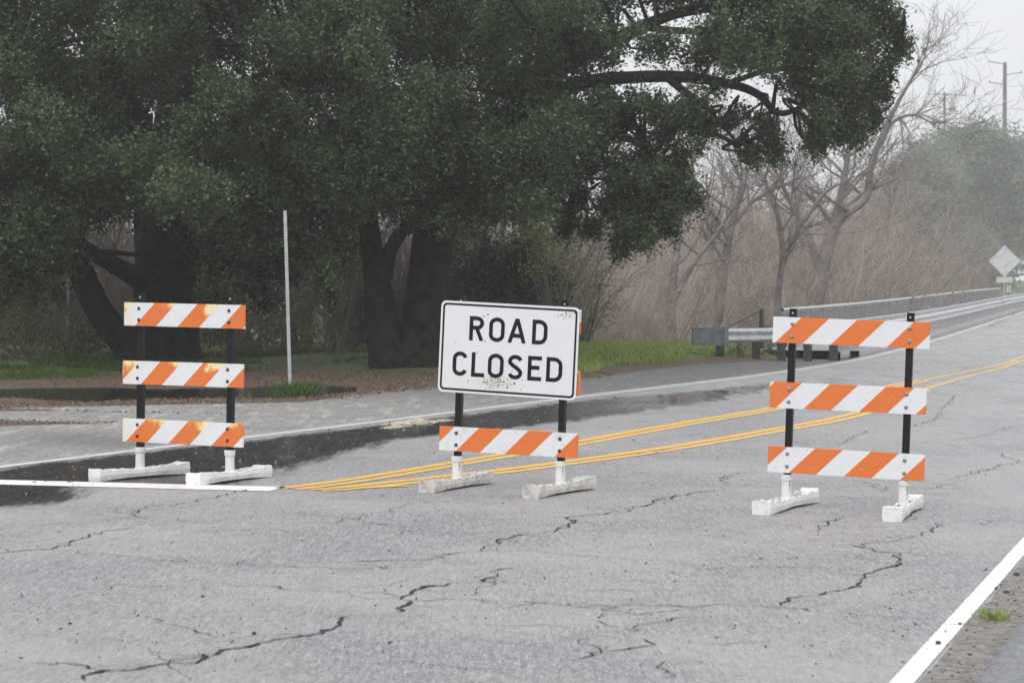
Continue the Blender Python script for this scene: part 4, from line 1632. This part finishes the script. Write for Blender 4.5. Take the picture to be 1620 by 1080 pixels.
pl_ = []
for i in range(300):
    px = rng.uniform(870, 1585)
    dn_ = np.interp(px, [870, 1000, 1200], [60, 66, 84])
    d = dn_ + (172 - dn_) * rng.uniform() ** 1.15
    x, y, _ = P(px, 458, d)
    u, v = uv_of(x, y)
    if v > float(vl(u)) - 4.2 or u < 52:
        continue
    sc = np.interp(px, [870, 1000, 1150, 1300, 1400, 1470, 1600], [.85, .9, 1.15, 1.2, 1.1, .75, .5]) * rng.uniform(.75, 1.15)
    pl_.append((x, y, sc * (1 + (d - 60) / 110), rng.integers(0, 5)))
for i in range(110):
    d = rng.uniform(105, 175)
    px = rng.uniform(930, 1470)
    x, y, _ = P(px, 458, d)
    u, v = uv_of(x, y)
    if v < float(vl(u)) - 5:
        top = np.interp(px, [930, 1100, 1180, 1300, 1400, 1470], [330, 320, 270, 250, 350, 430])
        pl_.append((x, y, ((458 - top) * d / FPX + 4.5) / 5.0 * rng.uniform(.7, 1.0), rng.choice([0, 1, 3])))
brush("thicket", pl_, TWIG, "reddish leafless thicket filling the creek behind the guardrail")
pl_ = []
for i in range(150):
    d = rng.uniform(54, 78)
    px = rng.uniform(-120, 900)
    x, y, _ = P(px, 458, d)
    pl_.append((x, y, rng.uniform(.8, 1.25), rng.integers(0, 5)))
brush("thicket", pl_, TWIGB, "grey leafless brush seen between and behind the two oak trunks")


# ------------------------------------------------------------------ individual bare trees
def grow(tb, p, d, L_, r_, lev, r, maxlev, up=.18, wob=.16, nb=(3, 5)):
    n = 6 if lev == 0 else 5
    pts, dd = [p], d / np.linalg.norm(d)
    for i in range(n):
        dd = dd + r.normal(size=3) * wob + np.array([0, 0, up * .3])
        dd /= np.linalg.norm(dd)
        pts.append(pts[-1] + dd * L_ / n)
    pts = np.array(pts)
    tb.add(pts, np.linspace(r_, max(r_ * .35, .006), n + 1), 8 if lev == 0 else (5 if lev == 1 else 3))
    if lev < maxlev:
        for _ in range(r.integers(*nb) + (2 if lev else 0)):
            k_ = r.integers(2, n + 1)
            d2 = pts[k_] - pts[k_ - 1]
            d2 = d2 / np.linalg.norm(d2) + r.normal(size=3) * .62
            d2[2] += up
            grow(tb, pts[k_], d2, L_ * r.uniform(.4, .68), max(r_ * (1 - k_ / n * .62) * .55, .008), lev + 1, r, maxlev, up, wob, nb)


def bare_tree(label, stems, seed, m=PALEB, spawn=7, lmul=1.0, maxlev=3):
    r = np.random.default_rng(seed)
    b0 = P(*stems[0][0][:3])
    root = empty("bare_tree", (b0[0], b0[1], float(z_ground(b0[0], b0[1]))))
    tag(root, label, "bare tree", "leafless trees along the creek")
    tb = Tubes(9)
    t2 = Tubes(4)
    for si, st in enumerate(stems):
        q, rr = pxline(st, 6)
        if si == 0:
            q[0][2] = min(q[0][2], root.location.z - .3)
        tb.add(q, rr, 9, .02)
        n = len(q)
        for _ in range(spawn):
            k_ = r.integers(int(n * .3), n)
            d = q[k_] - q[k_ - 1]
            d = d / np.linalg.norm(d) + r.normal(size=3) * .65
            d[2] += .15
            grow(t2, q[k_], d, r.uniform(1.6, 3.2) * lmul, rr[k_] * .5, 1, r, maxlev)
        d = q[-1] - q[-2]
        for _ in range(3):
            grow(t2, q[-1], d / np.linalg.norm(d) + r.normal(size=3) * .35, r.uniform(1.5, 2.6) * lmul, rr[-1] * .8, 1, r, maxlev)
    tb.build("trunk", m, root)
    t2.build("branch", m, root)
    return root


bare_tree("tallest bare tree, its leaning trunk rising past the right end of the oak's arm",
          [[(1283, 520, 89, 0.349), (1296, 450, 89, 0.308), (1314, 375, 89, 0.257), (1330, 345, 89, 0.205), (1370, 312, 89, 0.175), (1378, 262, 89, 0.144), (1400, 205, 89, 0.113), (1422, 160, 89, 0.082), (1445, 120, 89, 0.052)],
           [(1314, 375, 89, 0.205), (1330, 310, 89, 0.154), (1338, 270, 89, 0.123), (1345, 215, 89, 0.082)],
           [(1390, 235, 89, 0.093), (1412, 195, 89, 0.072), (1445, 182, 89, 0.052), (1475, 196, 89, 0.031)],
           [(1296, 430, 89, 0.164), (1278, 370, 89, 0.123), (1255, 330, 89, 0.093), (1235, 290, 89, 0.062)]], 5, spawn=9, lmul=1.08)
bare_tree("pale straight bare trunk just right of the hanging oak foliage",
          [[(1062, 560, 71, 0.183), (1062, 470, 71, 0.154), (1070, 400, 71, 0.126), (1078, 330, 71, 0.106), (1090, 280, 71, 0.077), (1105, 225, 71, 0.058)],
           [(1066, 475, 71, 0.115), (1095, 420, 71, 0.086), (1130, 375, 71, 0.067), (1150, 345, 71, 0.048)]], 8, spawn=5, lmul=0.86)
bare_tree("bare tree with a spreading fork midway between the pale trunk and the leaning one",
          [[(1132, 545, 78, 0.202), (1140, 460, 78, 0.182), (1150, 400, 78, 0.151), (1160, 345, 78, 0.121), (1175, 290, 78, 0.071)],
           [(1152, 375, 78, 0.090), (1125, 335, 78, 0.071), (1095, 318, 78, 0.051)], [(1156, 360, 78, 0.090), (1190, 320, 78, 0.061), (1225, 300, 78, 0.041)]], 13, spawn=6, lmul=0.90)
bare_tree("thin bare tree with tangled twigs just behind the bright barricade",
          [[(1228, 530, 73, 0.129), (1232, 460, 73, 0.119), (1238, 400, 73, 0.099), (1230, 340, 73, 0.080), (1212, 290, 73, 0.050)], [(1236, 420, 73, 0.080), (1260, 370, 73, 0.060), (1300, 310, 73, 0.050), (1340, 285, 73, 0.030)]], 17, spawn=9, lmul=0.77)
bare_tree("slender bare tree low beside the far end of the bridge railing",
          [[(1405, 500, 136, 0.234), (1412, 420, 136, 0.187), (1405, 350, 136, 0.140), (1420, 290, 136, 0.082)]], 23, spawn=7, lmul=1.17)
bare_tree("slim dark bare tree at the left edge beyond the sweeping oak limb",
          [[(106, 570, 52, .09), (110, 500, 52, .08), (113, 430, 52, .06), (120, 380, 52, .04)]], 29, m=TWIGB, spawn=8, lmul=.5)
bare_tree("small bare tree standing in the gap under the sweeping oak limb",
          [[(150, 560, 55, .08), (160, 480, 55, .07), (178, 410, 55, .05), (188, 370, 55, .04)]], 31, m=TWIGB, spawn=8, lmul=.5)


# ------------------------------------------------------------------ leafy shrubs and far trees
def leafy(name, label, cat, lumps, m, size, per, sn, sr, stem=None, group=None, bark=None):
    LL = to_lumps(lumps)
    c0 = LL[0]
    gz = float(z_ground(c0[0], c0[1]))
    root = empty(name, (c0[0], c0[1], gz))
    tag(root, label, cat, group)
    tb = Tubes(5)
    r = np.random.default_rng(abs(hash(label)) % 1000 if False else len(label))
    base = np.array([c0[0], c0[1], gz - .1])
    for L_ in LL:
        c = np.array(L_[:3])
        for _ in range(4):
            e_ = c + r.normal(size=3) * np.array(L_[3:6]) * .5
            m_ = (base + e_) / 2 + r.normal(size=3) * .2 * np.array([1, 1, .4]) * (np.linalg.norm(e_ - base) * .2)
            tb.add(spline(np.array([base + np.append(r.normal(size=2) * .1, 0), m_, e_]), 5), np.linspace(stem or .03, .008, 10) if True else 0)
    tb.build("trunk" if cat == 'tree' else "stem", bark or TWIGB, root)
    c, t = lump_leaves(LL, per, sn, sr, 1.0)
    leaf_mesh("crown" if cat == 'tree' else "foliage", c, size, m, root, t)
    return root


_orig_add = Tubes.add


def _add(s, pts, rad, sides=None, rough=0.0, cap=True):
    pts = np.asarray(pts, float)
    rad = np.asarray(rad, float)
    if len(rad) != len(pts):
        rad = np.interp(np.linspace(0, 1, len(pts)), np.linspace(0, 1, len(rad)), rad)
    return _orig_add(s, pts, rad, sides, rough, cap)


Tubes.add = _add

leafy("evergreen_shrub", "dense dark shrub behind the top of the ROAD CLOSED panel", "shrub",
      [(770, 470, 52, 1.2, 1.1, 1), (740, 400, 52, .8, .8, 1), (820, 410, 52, .8, .7, 1), (850, 460, 52, .7, .8, 1), (770, 540, 51, 1.2, .9, .7), (730, 500, 51, .6, 1, .8), (880, 440, 52, .3, .3, .7)],
      SHRL, .045, 15, 60, .16)
leafy("willow_shrub", "yellow-green shrub peeking out right of the dark one", "shrub",
      [(872, 385, 50.3, .50, .35, .8), (838, 362, 50.3, .45, .28, .8), (897, 425, 50.5, .28, .5, .6), (855, 415, 50.4, .3, .3, .4)], YEL, .05, 42, 50, .2)
leafy("willow_shrub", "yellow-green shrub glimpsed right of the leaning metal post", "shrub",
      [(535, 395, 50, .6, .7, .6), (515, 440, 50, .5, .6, .4), (560, 365, 50, .4, .35, .6)], YEL, .05, 42, 50, .2)
leafy("olive_shrub", "thin olive brush at the right edge of the ROAD CLOSED panel", "shrub",
      [(925, 500, 56, .6, 1.0, .35), (900, 540, 56, .6, .5, .35), (950, 450, 56, .35, .5, .2)], OLIV, .035, 30, 40, .18)
leafy("olive_shrub", "green bush at the left edge under the oak foliage", "shrub",
      [(40, 520, 50, 1.1, .7, .6), (100, 540, 50, .8, .4, .6), (-30, 500, 50, 1, .8, .6), (60, 480, 50, .6, .5, .3)], OLIV, .045, 12, 50, .18)
leafy("olive_shrub", "low dark bush at the foot of the sweeping oak limb", "shrub",
      [(150, 545, 49, .8, .4, .7), (190, 552, 49.5, .6, .35, .7)], SHRL, .045, 13, 50, .16)
leafy("olive_shrub", "dark bush right of the thick oak trunk, behind the leaning post", "shrub",
      [(345, 550, 50, .7, .5, .7), (400, 545, 51, .7, .6, .6), (440, 510, 52, .8, .8, .5), (500, 540, 52, .9, .6, .5), (480, 470, 54, .6, .7, .35)], OLIV, .045, 13, 50, .18)
leafy("olive_shrub", "small bush tucked between the posts of the guardrail", "shrub",
      [(1163, 560, 52.2, .3, .28, .9), (1170, 545, 52.3, .2, .2, .6), (1215, 556, 53, .2, .18, .5)], OLIV, .03, 45, 40, .08)
G = "large trees fading in the fog"
FB = POLEW
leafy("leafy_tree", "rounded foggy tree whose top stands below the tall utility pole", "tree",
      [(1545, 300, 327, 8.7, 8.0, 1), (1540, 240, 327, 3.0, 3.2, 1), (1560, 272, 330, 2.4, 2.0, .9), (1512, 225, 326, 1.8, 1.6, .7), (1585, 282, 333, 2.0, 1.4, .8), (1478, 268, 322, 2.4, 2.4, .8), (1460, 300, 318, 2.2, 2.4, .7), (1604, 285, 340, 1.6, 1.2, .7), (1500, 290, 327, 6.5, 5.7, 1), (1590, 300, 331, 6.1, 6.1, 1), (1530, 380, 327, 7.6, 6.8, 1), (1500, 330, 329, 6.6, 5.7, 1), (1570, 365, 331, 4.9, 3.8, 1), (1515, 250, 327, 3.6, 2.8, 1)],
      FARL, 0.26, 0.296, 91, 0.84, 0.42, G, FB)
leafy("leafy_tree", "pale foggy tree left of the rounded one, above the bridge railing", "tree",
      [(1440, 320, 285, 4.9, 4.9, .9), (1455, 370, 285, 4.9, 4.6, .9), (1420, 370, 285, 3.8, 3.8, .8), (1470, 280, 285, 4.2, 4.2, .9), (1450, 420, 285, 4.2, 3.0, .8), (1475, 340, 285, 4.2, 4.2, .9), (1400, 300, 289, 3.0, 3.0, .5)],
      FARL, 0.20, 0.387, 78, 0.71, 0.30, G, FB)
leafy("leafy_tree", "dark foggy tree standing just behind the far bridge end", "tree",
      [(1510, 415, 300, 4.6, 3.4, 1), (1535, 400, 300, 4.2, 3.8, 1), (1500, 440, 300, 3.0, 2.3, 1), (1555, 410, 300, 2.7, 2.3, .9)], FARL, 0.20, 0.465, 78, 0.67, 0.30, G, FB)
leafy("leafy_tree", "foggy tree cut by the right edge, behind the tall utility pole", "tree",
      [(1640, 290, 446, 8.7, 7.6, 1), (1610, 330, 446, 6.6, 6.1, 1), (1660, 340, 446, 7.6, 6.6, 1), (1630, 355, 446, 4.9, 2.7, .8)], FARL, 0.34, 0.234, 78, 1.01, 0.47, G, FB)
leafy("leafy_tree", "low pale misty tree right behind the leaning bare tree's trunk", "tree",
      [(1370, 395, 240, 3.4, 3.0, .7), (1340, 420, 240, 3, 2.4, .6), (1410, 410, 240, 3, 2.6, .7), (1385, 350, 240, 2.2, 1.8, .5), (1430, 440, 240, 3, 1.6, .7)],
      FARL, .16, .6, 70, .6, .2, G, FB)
leafy("willow_shrub", "pale yellow shrub at the far end of the bridge railing", "shrub",
      [(1482, 440, 140, 1.0, .9, .5), (1490, 460, 140, .8, .6, .5), (1472, 425, 140, .6, .5, .4)], YEL, .08, 3.5, 50, .28)

# hillside far behind the thicket
hx = np.linspace(-260, 60, 380)
hy = np.linspace(190, 330, 24)
HX, HY = np.meshgrid(hx, hy)
HZ = 9.5 * np.clip(1 - ((HY - 260) / 72) ** 2, 0, 1) * (1 / (1 + np.exp((HX - 38) / 5.0))) + .8 * noise2(HX * .12, HY * .12, 9) + .9 * noise2(HX * .9, HY * .5, 19) - 1.4
HILL = noisy("wooded_hillside", (.06, .052, .045), (.14, .115, .10), .35, .95, coord='pos', bump=.8, bd=.8, detail=8)
n, k_ = HX.shape
ii = (np.arange(n - 1)[:, None] * k_ + np.arange(k_ - 1)[None]).ravel()
mesh_np("hills", np.stack([HX, HY, HZ], 2).reshape(-1, 3), np.stack([ii, ii + k_, ii + k_ + 1, ii + 1], 1), HILL, None, (0, 0, 0), True)['kind'] = 'structure'

# ------------------------------------------------------------------ puddle, grass, litter, small things
wx_, wy_ = np.array(PUD).T
WV = np.array([(wx_.min() - 1, wy_.min() - 1, -.028), (wx_.max() + 1, wy_.min() - 1, -.028), (wx_.max() + 1, wy_.max() + 1.5, -.028), (wx_.min() - 1, wy_.max() + 1.5, -.028)])
mesh_np("puddle_water", WV, np.array([[0, 1, 2, 3]]), WATER)['kind'] = 'structure'


def blades(name, cen, hts, m, label, w_=.006, parent=None, lean=.35):
    n = len(cen)
    a = rng.uniform(0, 6.28, n)
    dx, dy = np.cos(a) * w_, np.sin(a) * w_
    ln = rng.normal(size=(n, 2)) * lean * hts[:, None]
    c = np.asarray(cen)
    V = np.stack([c + np.stack([-dx, -dy, 0 * dx], 1), c + np.stack([dx, dy, 0 * dx], 1),
                  c + np.stack([ln[:, 0] * .4 + dx * .7, ln[:, 1] * .4 + dy * .7, hts * .6], 1), c + np.stack([ln[:, 0], ln[:, 1], hts], 1)], 1).reshape(-1, 3)
    if parent is not None:
        V = V - np.array(parent.location)
    F = np.arange(n * 4).reshape(n, 4)
    o = mesh_np(name, V, F, m, parent, (0, 0, 0), False, {'tint': np.repeat(np.clip(rng.normal(.5, .25, n), 0, .93), 4)})
    return o


# bright bank grass
N = 110000
x = rng.uniform(1.1, 9, N)
y = rng.uniform(40, 68, N)
u, v = uv_of(x, y)
dd = vg(u) - v
keep = (dd > .85 + .5 * noise2(x, y, 2)) & (u > 41.5) & (v < vl(u) - 1.2) & (noise2(x * 1.7, y * 1.7, 21) > -.55)
x, y = x[keep], y[keep]
c = np.stack([x, y, z_ground(x, y)], 1)
tag(blades("grass", c, rng.uniform(.04, .16, len(c)), GRASS, "", .009), "bright green grass on the bank before the guardrail", "grass", kind='stuff')
# dull grass at the far side of the puddle
N = 50000
x = rng.uniform(-14, 1, N)
y = rng.uniform(36, 52, N)
u, v = uv_of(x, y)
dd = vg(u) - v
keep = (dd > 7.0) & (noise2(x * 1.1, y * 1.1, 22) > -.05) & (y > 38.2 + .5 * noise2(x, y, 4))
x, y = x[keep], y[keep]
c = np.stack([x, y, z_ground(x, y)], 1)
tag(blades("grass", c, rng.uniform(.04, .15, len(c)), GRASSD, "", .009), "dull green grass between the puddle and the oak trunks", "grass", kind='stuff')
# tuft at the metal post
x0, y0, _ = U(461, 622)
n = 420
c = np.stack([x0 + rng.normal(size=n) * .17, y0 + rng.normal(size=n) * .25 + .3, np.zeros(n)], 1)
c[:, 2] = z_ground(c[:, 0], c[:, 1])
o = blades("grass_tuft", c, rng.uniform(.1, .32, n), GRASSD, "", .008, lean=.3)
tag(o, "green grass tuft around the foot of the leaning metal post", "grass tuft", kind='thing')
x0, y0, _ = U(1572, 984)
n = 260
a_, b_ = rng.normal(size=n) * .036, rng.normal(size=n) * .05
c = np.stack([x0 + a_ * CA - 0 * b_, y0 - a_ * SA + b_, np.full(n, -.10)], 1)
o = blades("grass_tuft", c, rng.uniform(.02, .06, n), GRASS, "", .0016, lean=.5)
tag(o, "small grass tuft growing in the gutter beside the near white line", "grass tuft", kind='thing')
# dead leaves on the shoulder
N = 60000
x = rng.uniform(-14, 2, N)
y = rng.uniform(25, 44, N)
u, v = uv_of(x, y)
dd = vg(u) - v
keep = (soft_poly(x, y, PUD, .4) < .25) & (dd > -.25 + .35 * noise2(x * 2, y * 2, 8)) & (rng.uniform(size=N) < np.clip(1.25 - dd / 7, .15, 1))
x, y = x[keep], y[keep]
c = np.stack([x, y, z_ground(x, y) + .015], 1)
o = leaf_mesh("leaf_litter", c, .021, LITTER, None, np.clip(rng.uniform(0, 1, len(c)), 0, 1), flat=.75)
tag(o, "brown dead leaves strewn over the dirt by the puddle", "leaf litter", kind='stuff')
N = 420
px = rng.uniform(0, 1620, N)
py = rng.uniform(640, 1060, N)
c = np.array([U(a, b_) for a, b_ in zip(px, py)]) + np.array([0, 0, ROADZ + .008])
uq, vq = uv_of(c[:, 0], c[:, 1])
c = c[(vq > vl(uq) - .2) & (vq < -1.0)]
o = leaf_mesh("leaf_litter", c, .013, LITTER, None, rng.uniform(.1, .9, len(c)), flat=.85)
tag(o, "tiny scattered leaf bits on the road surface", "leaf litter", kind='stuff')
N = 330
px = rng.uniform(-20, 1000, N)
c = np.array([U(a, b_) for a, b_ in zip(px, 640 + (1000 - px) * .125 + rng.uniform(-22, 26, N))]) + np.array([0, 0, ROADZ + .008])
c = c[soft_poly(c[:, 0], c[:, 1], WET1, .3) > .5]
o = leaf_mesh("leaf_litter", c, .019, LITTER, None, rng.uniform(.5, 1.0, len(c)), flat=.8)
tag(o, "pale leaf bits stuck to the dark wet lane", "leaf litter", kind='stuff')
# sand streaks on the wet lane
def heap(cx, cy, rx, ry, h_, seed):
    r = np.random.default_rng(seed)
    xs = np.linspace(-1, 1, 34)
    X_, Y_ = np.meshgrid(xs, xs)
    rr = np.hypot(X_, Y_) * (1 + .35 * noise2(X_ * 2.5, Y_ * 2.5, seed))
    Z_ = h_ * np.clip(1 - rr, -.2, 1) ** 1 * (1 + .5 * noise2(X_ * 7, Y_ * 7, seed + 1)) - .001
    Z_ = np.where((rr > 1) | (noise2(X_ * 9, Y_ * 5, seed + 3) + .5 - rr * .9 < 0), -.03, np.maximum(Z_, .001))
    wx, wy = cx + X_ * rx * CA + Y_ * ry * SA, cy - X_ * rx * SA + Y_ * ry * CA
    return wx, wy, Z_


Vs, Fs, nn = [], [], 0
for k_, (px, py, rx, ry, h_) in enumerate([(655, 671, .30, .55, .06), (625, 677, .12, .35, .02), (700, 667, .14, .3, .015),
                                            (1350, 654, .05, .3, .01)]):
    cx, cy, cz = U(px, py)
    a, b_, c_ = heap(cx, cy, rx, ry, h_, 60 + k_)
    V = np.stack([a, b_, z_road(a, b_) + ROADZ + c_ + .004], 2).reshape(-1, 3)
    i = (np.arange(33)[:, None] * 34 + np.arange(33)[None]).ravel()
    Fs.append(np.stack([i, i + 34, i + 35, i + 1], 1) + nn)
    Vs.append(V)
    nn += len(V)
o = mesh_np("sand", np.concatenate(Vs), np.concatenate(Fs), FOAM, None, (0, 0, 0), True)
tag(o, "tan sand washed in streaks over the wet lane", "sand", kind='stuff')
# pebbles
bm = bmesh.new()
pb = [(1608, 914, .02), (1592, 942, .018), (1576, 935, .011), (1584, 930, .009), (1484, 1023, .016), (1560, 905, .01), (1519, 992, .01), (1534, 1041, .012), (1605, 955, .01), (402, 1007, .011), (1022, 895, .008), (218, 978, .007),
      (60, 985, .006), (1448, 992, .008), (1408, 967, .008), (1362, 992, .005), (1428, 1011, .006)]
for i in range(420):
    a, b_ = random.uniform(1380, 1620), random.uniform(840, 1080)
    x, y, z = U(a, b_)
    u, v = uv_of(x, y)
    if -1.40 < v < -1.14:
        pb.append((a, b_, random.uniform(.003, .008)))
for i in range(170):
    pb.append((random.uniform(0, 1500), random.uniform(820, 1075), random.uniform(.002, .005)))
for (a, b_, r_) in pb:
    x, y, z = U(a, b_)
    M = Matrix.Translation((x, y, z + ROADZ + r_ * .4 + .004)) @ Matrix.Rotation(random.uniform(0, 3), 4, 'Z') @ Matrix.Diagonal((1.3, 1, .7, 1))
    bmesh.ops.create_icosphere(bm, subdivisions=1, radius=r_, matrix=M)
for v_ in bm.verts:
    v_.co += Vector((random.gauss(0, 1), random.gauss(0, 1), random.gauss(0, 1))) * .0008
o = mesh_bm("pebbles", bm, STONE)
tag(o, "dark pebbles scattered in the gutter and on the road", "gravel", kind='stuff')

# ------------------------------------------------------------------ haze
bm = bmesh.new()
bx(bm, -480, 480, -480, 760, -4.8, 42)
HZM = bpy.data.materials.new("haze")
HZM.use_nodes = True
t_ = HZM.node_tree
t_.nodes.clear()
pv_ = t_.nodes.new("ShaderNodeVolumePrincipled")
pv_.inputs['Color'].default_value = (.99, .992, 1.0, 1)
pv_.inputs['Density'].default_value = .00085
pv_.inputs['Anisotropy'].default_value = .3
ov = t_.nodes.new("ShaderNodeOutputMaterial")
t_.links.new(pv_.outputs[0], ov.inputs['Volume'])
o = mesh_bm("haze", bm, HZM)
o['kind'] = 'stuff'
o['label'] = "pale fog hanging over the road and trees"
o.display_type = 'WIRE'
